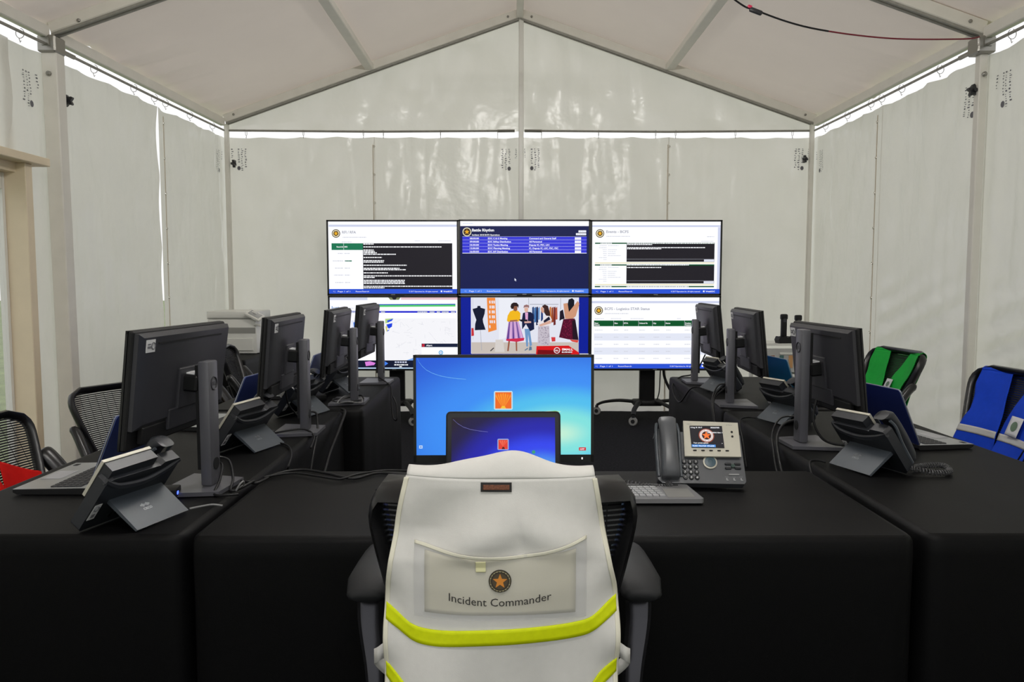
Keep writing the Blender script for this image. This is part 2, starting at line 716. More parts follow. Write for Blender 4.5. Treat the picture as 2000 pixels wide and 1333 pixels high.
# --- roof skins, one per slope and bay
ce = struct('ceiling', 'white vinyl roof skin of the tent')
for sg in (-1, 1):
    for bi, (y0, y1) in enumerate(((YM, YB), (YN, YM), (YF, YN))):
        def rf(u, v, sg=sg, y0=y0, y1=y1, bi=bi):
            y = y0 - 0.02 + (y1 - y0 + 0.06) * u
            d = v * 3.16
            x = XC + sg * d
            e = max(0.0, (d - 2.2) / 0.9)
            w = min(1, 8 * u, 8 * (1 - u))
            h = 0.02 * noise.noise((y * 0.7, d * 0.8, 3.0 + sg + bi)) * w
            h += e * e * 0.045 * noise.noise((y * 4.5 + d * 0.8, d * 0.5, 8.0 + sg)) * w
            h += e * e * 0.022 * noise.noise((y * 11.0 + d * 2, d * 0.8, 18.0 + sg)) * w
            return (x, y, roof_z(x) + 0.012 + h)
        MB().grid(rf, 90, 70).build('roof_panel', ROOF, ce, smooth=3)

# --- aluminium frame
fr = struct('trim_1', 'aluminium frame of the tent: posts, rafters, purlins and curtain rods')


def beam(name, a, b, w, h, m=None, lip=True):
    """box section from a to b (centre line), w wide and h deep, with a darker keder groove lip underneath"""
    a, b = Vector(a), Vector(b)
    d = (b - a)
    L = d.length
    ez = d.normalized()
    up = Vector((0, 0, 1)) if abs(ez.z) < 0.9 else Vector((0, 1, 0))
    ex = ez.cross(up).normalized()
    ey = ex.cross(ez)
    M = Matrix((( ex.x, ey.x, ez.x, 0), (ex.y, ey.y, ez.y, 0), (ex.z, ey.z, ez.z, 0), (0, 0, 0, 1)))
    M = Matrix.Translation((a + b) / 2) @ M
    mb = MB().box((0, 0, 0), (w, h, L), 0, M, 0.006, 1)
    if lip:
        mb.box((-w * 0.3, -h / 2 - 0.008, 0), (w * 0.25, 0.018, L), 1, M)
        mb.box((w * 0.3, -h / 2 - 0.008, 0), (w * 0.25, 0.018, L), 1, M)
    return mb.build(name, [m or ALU, ALU_D], fr)


for y in (YB - 0.06, YM, YN, YF + 0.06):
    for sg in (-1, 1):
        xe = XC + sg * 3.03 if sg > 0 else LX(y) + 0.03
        zc = 3.045
        beam('rafter', (XC + sg * 0.02, y, zc + 3.01 * SLOPE), (xe, y, zc), 0.075, 0.085)
        for k in (0.1, 2.9):
            bx_ = XC + sg * (0.02 + 3.0 * k / 3.0)
            MB().lathe([(0.012, 0), (0.012, 0.008), (0.006, 0.012)], 8, 0, Matrix.Translation((bx_, y - 0.038, zc + (3.03 - abs(bx_ - XC)) * SLOPE)) @ Matrix.Rotation(R(90), 4, 'X')).build('bolt', STEEL, fr)
# posts
for y in (YM, YN):
    beam('post', (LX(y) + 0.05, y, 0), (LX(y) + 0.03, y, 2.98), 0.1, 0.1, lip=False)
    beam('post', (XR - 0.02, y, 0), (XR - 0.02, y, 2.98), 0.055, 0.06, lip=False)
for x in (XL + 0.03, XR - 0.03):
    beam('post', (x, YB - 0.03, 0), (x, YB - 0.03, 3.0), 0.045, 0.045, lip=False)
beam('post', (XC + 0.015, YB - 0.06, 0), (XC + 0.015, YB - 0.06, 4.06), 0.05, 0.05, WHITE_PAINT, lip=False)
# purlins and eave beams, bay by bay
for (y0, y1) in ((YM, YB - 0.06), (YN, YM), (YF + 0.06, YN)):
    a, b = y0 + 0.04, y1 - 0.04
    beam('ridge_beam', (XC, a, 4.08), (XC, b, 4.08), 0.07, 0.075, lip=False)
    for sg in (-1, 1):
        beam('purlin', (XC + sg * 1.53, a, 3.56), (XC + sg * 1.53, b, 3.56), 0.09, 0.06, lip=False)
        xa_, xb_ = (XC + 3.03, XC + 3.03) if sg > 0 else (LX(a) + 0.02, LX(b) + 0.02)
        beam('eave_beam', (xa_, a, 3.008), (xb_, b, 3.008), 0.05, 0.078, lip=False)
        # curtain rod with its hooks
        ra, rb = xa_ - sg * 0.01, xb_ - sg * 0.01
        MB().tube([(ra, a, Z_ROD), ((ra + rb) / 2, (a + b) / 2, Z_ROD - 0.006), (rb, b, Z_ROD)], 0.010, 8).build('curtain_rod', ALU_D, fr)
        MB().tube([(ra, a - 0.02, Z_ROD), (ra + (rb - ra) * 0.07, a + 0.2, Z_ROD)], 0.016, 8).build('rod_socket', STEEL, fr)
        if y0 > 2:
            for t in (0.16, 0.36, 0.48, 0.55, 0.72, 0.9):
                hook(fr, (ra + (rb - ra) * t, a + (b - a) * t, Z_ROD - 0.012), R(90))
for sg in (-1, 1):
    xa, xb = XC + sg * 0.05, XC + sg * 3.0
    MB().tube([(xa, YB - 0.02, Z_ROD + 0.01), ((xa + xb) / 2, YB - 0.02, Z_ROD), (xb, YB - 0.02, Z_ROD + 0.012)], 0.011, 8).build('curtain_rod', ALU_D, fr)
    MB().tube([(xa, YB - 0.02, Z_ROD + 0.01), (xa + sg * 0.18, YB - 0.02, Z_ROD + 0.008)], 0.015, 8).build('rod_socket', STEEL, fr)
    for t in (0.06, 0.26, 0.46, 0.53, 0.74, 0.94):
        hook(fr, (xa + (xb - xa) * t, YB - 0.02, Z_ROD - 0.012), 0)
# corner brackets and star knobs on the posts
for y in (YM,):
    for x, s in ((LX(YM) + 0.03, 1), (XR - 0.03, -1)):
        mb = MB()
        mb.box((x, y - 0.01, 2.93), (0.12, 0.13, 0.11), 0, None, 0.01, 1)
        mb.box((x, y - 0.075, 2.94), (0.05, 0.02, 0.05), 0)
        mb.build('corner_bracket', STEEL, fr)
        MB().lathe([(0.017, 0), (0.017, 0.012), (0.008, 0.018)], 8, 0, Matrix.Translation((x, y - 0.05, 2.74)) @ Matrix.Rotation(R(90), 4, 'X')).build('bolt', STEEL, fr)


def star_knob(loc, rx, ry):
    pts = []
    for i in range(40):
        a = 2 * PI * i / 40
        pts.append(((0.033 + 0.009 * math.cos(5 * a)) * math.cos(a), (0.033 + 0.009 * math.cos(5 * a)) * math.sin(a)))
    mb = MB().prism(pts, 'z', 0.0, 0.025)
    mb.lathe([(0.012, -0.02), (0.012, 0.03), (0.006, 0.034)], 10)
    o = mb.build('star_knob', KNOB, fr)
    o.location = loc
    o.rotation_euler = (rx, ry, 0)


star_knob((LX(YM) + 0.06, YM + 0.09, 2.6), R(-90), R(40))
star_knob((XR - 0.06, YM - 0.0, 2.65), R(-90), R(-20))
star_knob((XL + 0.085, YB - 0.03, 2.6), 0, R(90))
star_knob((XR - 0.085, YB - 0.03, 2.645), 0, R(-90))

# --- door frame in the left-hand wall
dr = struct('door_1', 'cream painted door frame with a glazed door and an added second leaf for daylight in the left wall')
box('door_jamb', (-3.03, 4.845, 1.05), (0.16, 0.07, 2.1), CREAM, dr, 0.004, 1)
box('door_jamb', (-3.03, 2.92, 1.05), (0.16, 0.1, 2.1), CREAM, dr, 0.004, 1)
hd = box('door_header', (-3.0, 3.92, 2.125), (0.2, 2.14, 0.05), CREAM, dr, 0.004, 1)
box('header_moulding', (-3.06, 3.94, 2.072), (0.1, 2.06, 0.056), CREAM, dr)
GLASS = mat('clear_glass', (0.9, 0.95, 0.95), 0.05, alpha=0.12)
for ly in (0.0, -0.9):  # second leaf, out of view, added for more daylight from the left
  dl = MB()
  for c, d in (((-3.1, 4.795, 1.02), (0.04, 0.025, 2.04)), ((-3.1, 3.94, 1.02), (0.04, 0.06, 2.04)), ((-3.1, 4.37, 0.06), (0.04, 0.83, 0.12)), ((-3.1, 4.37, 1.99), (0.04, 0.83, 0.1))):
    dl.box((c[0], c[1] + ly, c[2]), d)
  dl = dl.build('door_leaf', WHITE_PAINT, dr)
  box('pane', (-3.1, 4.37 + ly, 1.03), (0.008, 0.83, 1.82), GLASS, dl)
  MB().tube([(-3.07, 3.95 + ly * 0.82, 1.0), (-3.03, 3.95 + ly * 0.82, 1.0), (-3.03, 4.05 + ly * 0.9, 1.0)], 0.009, 8).build('door_handle', STEEL, dl)

# --- tube light fixtures hung below the ridge, over and behind the viewer
for lab, ly_ in (('white tube light fixture hung under the ridge in front of the viewer', 3.6), ('white tube light fixture hung under the ridge above the viewer', 0.3)):
    lf = thing('light_fixture', lab, 'light', (XC, ly_, 3.36), 0, 'light fixtures under the ridge')
    MB().box((0, 0, 0.045), (1.3, 0.34, 0.03), 0, None, 0.008, 1).build('housing', WHITE_PAINT, lf)
    MB().tube([(-0.6, 0, 0), (0.6, 0, 0)], 0.018, 12).build('light_tube', emit('lamp_tube', (1.0, 0.975, 0.94), 205.0), lf)
    for k in (-0.62, 0.62):
        MB().box((k, 0, 0.01), (0.03, 0.05, 0.05)).build('tube_socket', WHITE_PAINT, lf)
    for k in (-0.45, 0.45):
        MB().tube([(k, 0, 0.055), (k * 0.2, 0, 0.68)], 0.003, 6).build('hanging_wire', STEEL, lf)

# --- black and red cord looped under the roof
cord = thing('power_cord', 'thin black and red cord with inline connector strung under the roof', 'cord', (0, 0, 0))
pts = spline([(0.6, 4.6, 3.52), (1.355, 4.95, 3.14), (1.55, 5.0, 3.065), (1.9, 5.04, 2.975), (2.4, 5.08, 2.925), (2.9, 5.13, 2.935), (3.06, 5.2, 2.97)], 8)
CORD_R = mat('red_cord', srgb(120, 24, 44), 0.5)
n1 = 26
MB().tube(pts[:n1 + 1], 0.0055, 6).build('black_lead', CABLE, cord)
MB().tube(pts[n1:], 0.005, 6).build('red_lead', CORD_R, cord)
cp = Matrix.Translation((1.535, 4.995, 3.062)) @ Matrix.Rotation(R(20), 4, 'Y')
MB().box((0, 0, 0), (0.085, 0.026, 0.03), 0, cp, 0.01, 2).build('connector', KNOB, cord)
MB().box((-0.045, 0, 0.012), (0.03, 0.022, 0.022), 0, cp, 0.008, 2).build('connector_cap', mat('pink_red_plastic', srgb(196, 40, 80), 0.4), cord)

# ------------------------------------------------------------------ tables under floor-length black cloths
TZ = 0.76


def tablecloth(x0, x1, y0, y1, label, seed, flare=0.02, z=TZ, folds=True):
    cx, cy = (x0 + x1) / 2, (y0 + y1) / 2
    w, d = x1 - x0, y1 - y0
    rc = 0.03
    per = []
    N = 160
    # perimeter points with outward normals
    ring = rrect(w, d, rc, 6)
    L = []
    tot = 0
    for i in range(len(ring)):
        a, b = Vector(ring[i]), Vector(ring[(i + 1) % len(ring)])
        L.append((tot, a, b, (b - a).length))
        tot += (b - a).length
    for k in range(N):
        s = tot * k / N
        for (t0, a, b, l) in L:
            if t0 <= s <= t0 + l and l > 0:
                p = a.lerp(b, (s - t0) / l)
                n = Vector(((b - a).y, -(b - a).x)).normalized()
                per.append((p, n, s))
                break
    n = len(per)
    levels = [(-0.018, 0.0), (-0.006, -0.003), (0.0, -0.014), (0.002, -0.05), (0.35, -0.16), (0.6, -0.32), (0.85, -0.5), (1.0, -z + 0.012)]
    mb = MB()
    vs = []
    for li, (o, dz) in enumerate(levels):
        for (p, nn, s) in per:
            if li < 4:
                q = p + nn * o
                h = 0
            else:
                wv = noise.noise((s * 2.2, seed, dz * 0.4)) * 0.5 + noise.noise((s * 5.5, seed + 4, dz * 0.3)) * 0.5
                q = p + nn * (flare * o * (0.35 + 0.9 * wv))
            vs.append((cx + q.x, cy + q.y, z + dz))
    fs = []
    for li in range(len(levels) - 1):
        for k in range(n):
            fs.append((li * n + k, li * n + (k + 1) % n, (li + 1) * n + (k + 1) % n, (li + 1) * n + k))
    mb.add(vs, fs)
    # top, with faint creases
    gx, gy = 24, 24

    def top(u, v):
        x, y = x0 + 0.018 + (w - 0.036) * u, y0 + 0.018 + (d - 0.036) * v
        e = min(1, 12 * min(u, v, 1 - u, 1 - v))
        return (x, y, z + 0.0012 * e * noise.noise((x * 7, y * 7, seed)))
    mb.grid(top, gx, gy)
    o = mb.build('tablecloth', CLOTH, None, smooth=1.0)
    tag(o, label, 'tablecloth', 'black floor-length tablecloths')
    return o


tablecloth(-0.775, 0.985, 1.835, 2.515, 'black floor-length cloth over the front table behind the vest-draped chair', 1, 0.006)
tablecloth(-1.52, -0.795, 1.85, 3.69, 'black floor-length cloth over the near left table carrying two phones and the largest monitor', 2, 0.015)
tablecloth(-1.48, -0.715, 3.72, 5.05, 'black floor-length cloth over the far left table by the screens', 3)
tablecloth(1.015, 1.775, 1.85, 3.69, 'black floor-length cloth over the near right table with the coiled-cord phone', 4, 0.015)
tablecloth(1.035, 1.79, 3.72, 5.05, 'black floor-length cloth over the far right table by the screens', 5)
tablecloth(-2.82, -2.1, 6.12, 7.3, 'black cloth over the small table holding the white printer in the left corner', 6)


# ------------------------------------------------------------------ wall of six television screens on three wheeled stands
W_ = pix(250, 251, 255, 1.05)
OFFW = pix(228, 232, 246)
LAV = pix(206, 212, 236)
NAVY = pix(26, 32, 78)
NAVY2 = pix(34, 44, 96)
BLACK_S = pix(36, 34, 40)
BLUEB = pix(44, 84, 214)
BLUEL = pix(74, 128, 236)
ROYAL = pix(56, 58, 214)
GREEN_S = pix(32, 118, 84)
DGREEN = pix(14, 84, 44)
GREY_S = pix(168, 170, 182)
GREYL = pix(208, 210, 220)
GOLD = pix(236, 176, 40)
BROWN_S = pix(70, 52, 40)
CREAM_S = pix(240, 234, 200)
ORANGE = pix(240, 138, 60)
TV_W, TV_H, BZ = 1.296, 0.744, 0.016


def footer(f, u0, u1, v, a=BLUEB):
    f.rect(u0, v - 9, u1, v, a, 1)
    f.text('Page 1 of 1', u0 + 17, v - 3, 2.6, W_, 24)
    f.text('< |', u0 + 8, v - 3, 2.6, W_)
    f.text('Reset/Search', u0 + 52, v - 3, 2.6, W_, 26)
    f.text('© 2017 Operations Inc. All rights reserved', u1 - 94, v - 3, 2.6, W_, 56)
    f.rect(u1 - 32, v - 6, u1 - 29, v - 3, W_, 1)
    f.text('WebEOC', u1 - 27, v - 3, 2.6, W_, 18, True)


def tv(name, label, x, zc, draw, tilt=0.0, y=7.72):
    t = thing(name, label, 'television', (x, y, zc), tilt, 'wall of six television screens')
    mb = MB()
    mb.box((0, 0.035, 0), (TV_W - 0.01, 0.05, TV_H - 0.01), 0, None, 0.012, 2)
    mb.box((0, 0.075, -0.08), (TV_W * 0.7, 0.04, TV_H * 0.55), 0, None, 0.015, 1)
    mb.build('back_shell', BLACKM, t)
    mb = MB()
    for c, d in (((0, 0, TV_H / 2 - BZ / 2), (TV_W, 0.024, BZ)), ((0, 0, -TV_H / 2 + BZ * 0.65), (TV_W, 0.024, BZ * 1.3)),
                 ((-TV_W / 2 + BZ / 2, 0, 0), (BZ, 0.024, TV_H)), ((TV_W / 2 - BZ / 2, 0, 0), (BZ, 0.024, TV_H))):
        mb.box(c, d)
    mb.build('bezel', BLACKP, t)
    sc = box('screen', (0, 0.006, 0.002), (TV_W - 2 * BZ, 0.012, TV_H - 2.2 * BZ), BLACKM, t)
    f = draw(TV_W - 2 * BZ, TV_H - 2.3 * BZ)
    f.build('screen_image', sc, Matrix.Translation((0, -0.0006, 0.0025)))
    MB().box((0, -0.0125, -TV_H / 2 + 0.011), (0.04, 0.002, 0.006)).build('maker_badge', SILVER_M, t)
    return t


def draw_rfi(w, h):
    f = Flat(642, 435, 892, 575, w, h)
    f.rect(642, 435, 892, 575, W_)
    f.rect(643, 441, 892, 445, LAV, 1)
    f.rect(648, 446, 887, 566, W_, 1)
    f.emblem(657, 458, 8.2, BROWN_S, BROWN_S, GOLD, CREAM_S)
    f.text('RFI / RFA', 669, 458, 5, GREY_S, 27, True)
    f.lines(670, 466, 46, 1.4, GREYL, 1)
    f.lines(668, 475, 20, 1.2, GREYL, 2)
    f.lines(810, 473, 10, 1.2, GREYL, 3)
    f.lines(856, 473, 25, 1.2, GREYL, 4)
    f.rect(648, 477, 709, 490, GREEN_S, 1)
    f.rect(671.4, 477, 671.9, 490, W_, 1)
    f.text('Record #', 658, 485.2, 2.8, W_, 12.5, True)
    f.text('002', 673, 485.2, 2.8, W_, 6, True)
    f.rect(709, 477, 883, 566, BLACK_S, 1)
    rows = [(479.5, 20), (485, 152), (491, 20), (493.8, 22), (496.5, 26), (499.3, 63), (505.5, 36), (511.7, 40), (514.6, 39), (520.6, 84), (526.5, 70),
            (529.3, 82), (535.4, 47), (541.3, 172), (544.4, 22), (550, 80), (553, 80), (556, 80), (561.6, 173), (564.6, 40)]
    for i, (v, l) in enumerate(rows):
        f.lines(710, v, l, 1.9, W_, 10 + i)
    for i, (v, l, c) in enumerate(((497.5, 10, GREYL), (512, 20, GREYL), (526, 16, GREYL), (539.5, 18, GREYL), (554, 16, GREYL))):
        f.lines(670 - l, v, l, 1.5, c, 40 + i)
        f.lines(673, v, 10, 1.5, GREYL, 50 + i)
    f.rect(673.5, 510.2, 687, 512.4, GREEN_S, 1)
    footer(f, 642, 892, 575)
    return f


def draw_rhythm(w, h):
    f = Flat(900, 432, 1151, 574, w, h)
    f.rect(900, 432, 1151, 574, NAVY)
    f.rect(900, 432, 1151, 441.5, W_, 1)
    f.lines(905, 437, 20, 1.2, LAV, 5)
    f.emblem(913, 453, 8.6, CREAM_S, BROWN_S, GOLD, BROWN_S)
    f.text('Battle Rhythm', 923, 452, 5.4, W_, 43, True)
    f.text('Incident: 2018 BCFS Operations', 923, 460.3, 2.8, W_, 54, True)
    for a, b, c, d in ((1131, 450, 1146, 454), (1126, 455.5, 1146, 459.5)):
        f.rect(a, b, c, d, W_, 1)
        f.lines(a + 1, d - 1, c - a - 2, 1.6, LAV, 6)
    f.rect(904, 462, 1147, 495, ROYAL, 1)
    rows = [('08:00:00', 'EOC C & G Meeting', 'Command and General Staff', 38, 53), ('09:00:00', 'EOC SitRep Distribution', 'All Personnel', 45, 25),
            ('10:30:00', 'EOC Tactics Meeting', 'Deputy IC, PSC, LSC', 39, 40), ('13:00:00', 'EOC Planning Meeting', 'IC, Deputy IC, LSC, PSC, FSC', 43, 57),
            ('16:00:00', 'EOC IAP Distribution', 'All Personnel', 39, 25)]
    for i, (a, b, c, wb_, wc) in enumerate(rows):
        v = 467.2 + i * 6.5
        f.rect(904, 462 + i * 6.5, 1147, 462.4 + i * 6.5, LAV, 1)
        f.text(a, 918.5, v, 3.1, W_, 18, True)
        f.text(b, 954, v, 3.1, W_, wb_, True)
        f.text(c, 1034.5, v, 3.1, W_, wc, True)
        f.rect(1124, v - 3.6, 1136, v + 1.2, W_, 1)
        for q in (1127, 1130, 1133):
            f.rect(q, v - 3.6, q + 0.4, v + 1.2, ROYAL, 1)
    f.rect(904, 494.4, 1147, 495.4, W_, 1)
    f.poly([(1006, 544), (1006, 549.5), (1007.3, 548.4), (1008.4, 550.6), (1009.4, 550.1), (1008.3, 548), (1009.8, 547.6)], OFFW)
    footer(f, 900, 1151, 574, BLUEL)
    return f


def draw_events(w, h):
    f = Flat(1160, 433, 1407, 574, w, h)
    f.rect(1160, 433, 1407, 574, W_)
    f.rect(1160, 440, 1407, 443.5, LAV, 1)
    f.rect(1402, 444, 1407, 566, LAV, 1)
    f.emblem(1175, 456, 8.2, BROWN_S, BROWN_S, GOLD, CREAM_S)
    f.text('Events - BCFS', 1187, 455, 5, GREY_S, 43, True)
    f.lines(1187, 462.5, 46, 1.3, GREYL, 1)
    f.lines(1381, 463, 14, 1.3, GREYL, 2)
    f.lines(1370, 472, 24, 1.2, GREYL, 3)
    for k, v0 in enumerate((474, 516.5, 559)):
        f.rect(1165.5, v0, 1396, v0 + 2.4, DGREEN, 1)
        f.lines(1176, v0 + 2, 22, 1.4, W_, 60 + k)
        f.lines(1227, v0 + 2, 168 if k == 0 else 120, 1.5, W_, 70 + k)
        if k == 2:
            break
        f.rect(1226.5, v0 + 2.4, 1396, v0 + 37.5, BLACK_S, 1)
        f.rect(1227, v0 + 32, 1396, v0 + 32.5, GREY_S, 1)
        f.rect(1376, v0 + 33, 1395.5, v0 + 37, OFFW, 1)
        f.rect(1165.5, v0 + 38.5, 1396, v0 + 41, CREAM_S, 1)
        for i, (dv, l) in enumerate(((4.6, 48), (10.6, 150), (12.8, 66)) if k == 0 else ((7.0, 66),)):
            f.lines(1227.5, v0 + dv, l, 1.7, W_, 80 + k * 9 + i)
        for i in range(8):
            l = (14, 15, 8, 7, 7, 6, 15, 6)[i]
            f.lines(1188 - l, v0 + 6.5 + i * 3.9, l, 1.1, GREYL, 100 + k * 9 + i)
            if i not in (1, 6, 7):
                f.lines(1190.5, v0 + 6.5 + i * 3.9, (21, 0, 17, 15, 15, 25)[i], 1.1, GREYL, 120 + k * 9 + i)
    footer(f, 1160, 1407, 574)
    return f


def draw_map(w, h):
    f = Flat(644, 584, 895, 721, w, h)
    f.rect(644, 584, 895, 721, W_)
    f.rect(644, 584, 718, 589, LAV, 1)
    f.rect(784, 584, 895, 588.4, pix(232, 196, 204), 1)
    f.poly([(759, 584), (783, 584), (780, 588.6), (763, 588.6)], pix(120, 128, 90))
    f.poly([(766, 584), (776, 584), (773, 588.6), (769, 588.6)], BLACK_S)
    f.poly([(712, 597), (891, 596.2), (891, 598), (714, 599)], pix(34, 84, 190))
    f.poly([(715, 599), (891, 598), (891, 601.4), (718, 602.4)], pix(86, 206, 108))
    f.text('.Just', 645, 607, 6.5, pix(110, 150, 200), 18, True)
    f.lines(667, 605.5, 24, 1.6, GREYL, 3)
    f.rect(644, 610, 892, 613.4, pix(30, 36, 208), 1)
    for a, l in ((646, 9), (658, 7), (668, 9), (681, 25), (730, 10), (744, 9), (816, 20), (840, 10), (854, 7), (864, 14), (882, 9)):
        f.rect(a, 610, a + l, 613.4, pix(60, 78, 170), 1)
        f.lines(a + 0.5, 612.6, l - 1, 1.2, W_, int(a))
    f.poly([(644, 620), (649, 624), (646, 628), (644, 628)], pix(70, 50, 190))
    for a in (652, 659, 665, 671, 677):
        f.poly([(a, 622), (a + 2.5, 621), (a + 1.5, 618.6)], GREY_S)
    f.rect(686, 628, 700, 660, OFFW, 1)
    f.poly([(690, 632), (698, 630), (699, 640), (691, 641)], pix(74, 130, 230))
    f.rect(752, 624, 892, 705, pix(246, 246, 250), 1)
    rnd = random.Random(4)
    for i in range(70):                                       # thin roads and borders of the weather map
        a, b = rnd.uniform(766, 885), rnd.uniform(628, 700)
        an = rnd.choice((0, 0.1, 1.57, 0.9, -0.6, 0.3))
        l = rnd.uniform(3, 16)
        dx, dy = l * math.cos(an), l * math.sin(an) * 0.9
        if b + dy > 704 or a + dx > 890 or b + dy < 626:
            continue
        nx, ny = -math.sin(an) * 0.18, math.cos(an) * 0.18
        f.items.append(([f.P(a + nx, b + ny), f.P(a + dx + nx, b + dy + ny), f.P(a + dx - nx, b + dy - ny), f.P(a - nx, b - ny)], [(0, 1, 2, 3)], GREYL, f.layer + 1))
    f.layer += 1
    f.poly([(753, 625), (768, 624), (760, 632), (753, 634)], pix(180, 214, 130))
    f.poly([(757, 628), (769, 624.4), (766, 629), (757, 632)], pix(40, 80, 226))
    f.poly([(755, 636), (767, 633), (766, 640), (760, 644), (757, 641)], pix(30, 66, 224))
    f.poly([(753, 640), (757, 638), (757, 648), (755, 650)], pix(210, 206, 120))
    f.poly([(757, 647), (762, 645), (757, 650)], pix(40, 90, 226))
    f.poly([(794, 705), (808, 700), (822, 705)], pix(120, 170, 240))
    f.rect(824, 672.6, 895, 679.4, pix(28, 36, 62), 1)
    f.rect(825, 673.2, 830, 679, pix(190, 40, 60), 1)
    f.text('Alert', 833, 677.6, 3, W_, 12, True)
    f.rect(824, 679.4, 895, 706, W_, 1)
    f.disc(862, 690, 4.4, pix(90, 170, 220))
    f.disc(862, 690, 2.6, W_)
    f.text('4', 860.8, 691.6, 3.2, pix(40, 110, 200), 2.4, True)
    f.rect(692, 705, 895, 719, pix(22, 28, 52), 1)
    f.poly([(712, 708), (722, 706.6), (733, 710), (730, 714), (714, 716)], pix(220, 130, 222))
    f.poly([(742, 711), (752, 707), (758, 711), (750, 716), (742, 717)], pix(70, 130, 236))
    for i in range(5):
        f.rect(771 + i * 5, 707, 774.6 + i * 5, 709.8, LAV, 1)
    f.lines(770, 714.6, 27, 2.2, W_, 9)
    f.rect(780, 716.2, 785, 718, W_, 1)
    f.rect(644, 719, 895, 721, pix(190, 220, 250), 1)
    return f


def draw_ad(w, h):
    f = Flat(902, 581, 1151, 722, w, h)
    f.rect(902, 581, 1151, 722, pix(14, 32, 150))
    f.rect(921.5, 580.8, 1132.5, 692.5, pix(226, 228, 240), 1)
    P_ = lambda x, y: (890 + x * 0.135, 570 + y * 0.135)      # from an enlarged sketch of the frame

    def poly(pts, c):
        f.poly([P_(*p) for p in pts], c)
    # studio background: wall panels, floor
    poly([(240, 740), (1795, 740), (1795, 912), (240, 912)], pix(200, 190, 182))
    poly([(640, 90), (860, 90), (860, 640), (640, 700)], pix(236, 238, 246))
    poly([(1066, 90), (1072, 90), (1072, 200), (1066, 200)], GREY_S)
    poly([(1528, 90), (1536, 90), (1536, 260), (1528, 260)], GREY_S)
    poly([(260, 90), (268, 90), (268, 700), (260, 700)], GREYL)
    poly([(1085, 178), (1500, 178), (1500, 188), (1085, 188)], GREY_S)
    # dress form on a stand at left
    poly([(330, 205), (370, 205), (375, 232), (440, 250), (432, 320), (405, 400), (412, 450), (446, 555), (290, 562), (295, 470), (312, 410), (275, 310), (258, 250), (325, 232)], pix(20, 26, 48))
    poly([(368, 560), (374, 560), (392, 860), (384, 860)], GREY_S)
    poly([(240, 530), (272, 530), (278, 640), (240, 650)], pix(200, 50, 60))
    # orange pierced screen
    poly([(465, 85), (585, 85), (606, 555), (485, 592)], ORANGE)
    rnd = random.Random(3)
    for i in range(16):
        a, b = 500 + (i % 3) * 30 + rnd.uniform(-6, 6), 130 + (i // 3) * 72
        poly([(a, b), (a + 20, b - 4), (a + 24, b + 38), (a + 4, b + 42)], pix(232, 226, 232))
    # plant stand and basket
    poly([(590, 700), (700, 700), (720, 880), (580, 880)], pix(214, 208, 204))
    poly([(560, 815), (570, 825), (520, 872), (510, 862)], pix(60, 56, 60))
    # rail of clothes
    cols = [(40, 70, 120), (60, 110, 170), (28, 40, 80), (110, 150, 200), (230, 232, 240), (34, 60, 120), (200, 120, 60), (150, 70, 40), (110, 40, 40), (180, 90, 70)]
    for i, x in enumerate((1120, 1150, 1178, 1206, 1230, 1248, 1370, 1400, 1430, 1456)):
        poly([(x, 225 + (i % 2) * 12), (x + 26, 215), (x + 30, 400 + 40 * (i % 3)), (x - 2, 410 + 40 * (i % 3))], pix(*cols[i]))
    # woman in yellow top and pleated skirt
    poly([(775, 720), (800, 720), (780, 868), (758, 868)], pix(150, 92, 70))
    poly([(880, 720), (902, 720), (905, 868), (885, 862)], pix(150, 92, 70))
    poly([(780, 425), (920, 425), (1005, 700), (900, 730), (740, 712)], pix(188, 146, 200))
    for i in range(6):
        a = 790 + i * 24
        poly([(a, 430), (a + 9, 430), (a + 24 + (i - 2) * 16, 690), (a + (i - 2) * 18, 690)], pix(*((90, 60, 140), (226, 180, 220))[i % 2]))
    poly([(745, 690), (1008, 672), (1000, 712), (900, 732), (748, 716)], pix(206, 44, 80))
    poly([(800, 285), (850, 265), (915, 275), (950, 310), (946, 410), (920, 432), (770, 436), (755, 420), (765, 350)], pix(242, 184, 30))
    poly([(800, 415), (905, 405), (910, 425), (800, 438)], pix(160, 100, 76))
    poly([(845, 205), (905, 205), (905, 265), (880, 285), (850, 270)], pix(140, 88, 66))
    poly([(806, 215), (818, 175), (850, 155), (895, 158), (924, 190), (920, 240), (905, 210), (862, 205), (846, 250), (820, 248)], pix(40, 28, 30))
    # woman in a dark jacket and jeans
    poly([(1010, 540), (1085, 540), (1118, 780), (1086, 800), (1062, 620), (1060, 800), (1036, 800)], pix(110, 150, 196))
    poly([(985, 310), (1040, 290), (1100, 295), (1142, 330), (1150, 545), (1090, 575), (1030, 470), (975, 550), (972, 400)], pix(22, 30, 66))
    poly([(1016, 300), (1060, 300), (1056, 440), (1026, 440)], pix(222, 168, 210))
    poly([(1000, 420), (1105, 430), (1105, 452), (1010, 458)], pix(214, 170, 160))
    poly([(1005, 230), (1060, 226), (1062, 280), (1035, 300), (1010, 284)], pix(222, 178, 160))
    poly([(992, 236), (1002, 196), (1040, 184), (1076, 200), (1072, 240), (1058, 222), (1010, 224)], pix(150, 110, 110))
    poly([(920, 402), (1050, 402), (1052, 430), (960, 434)], pix(30, 30, 44))
    poly([(1010, 850), (1056, 815), (1060, 835), (1014, 862)], pix(90, 120, 150))
    poly([(1080, 800), (1112, 800), (1116, 850), (1070, 858)], pix(90, 120, 150))
    # woman with long dark hair and a patterned skirt
    poly([(1205, 500), (1365, 490), (1378, 780), (1200, 780)], pix(196, 188, 200))
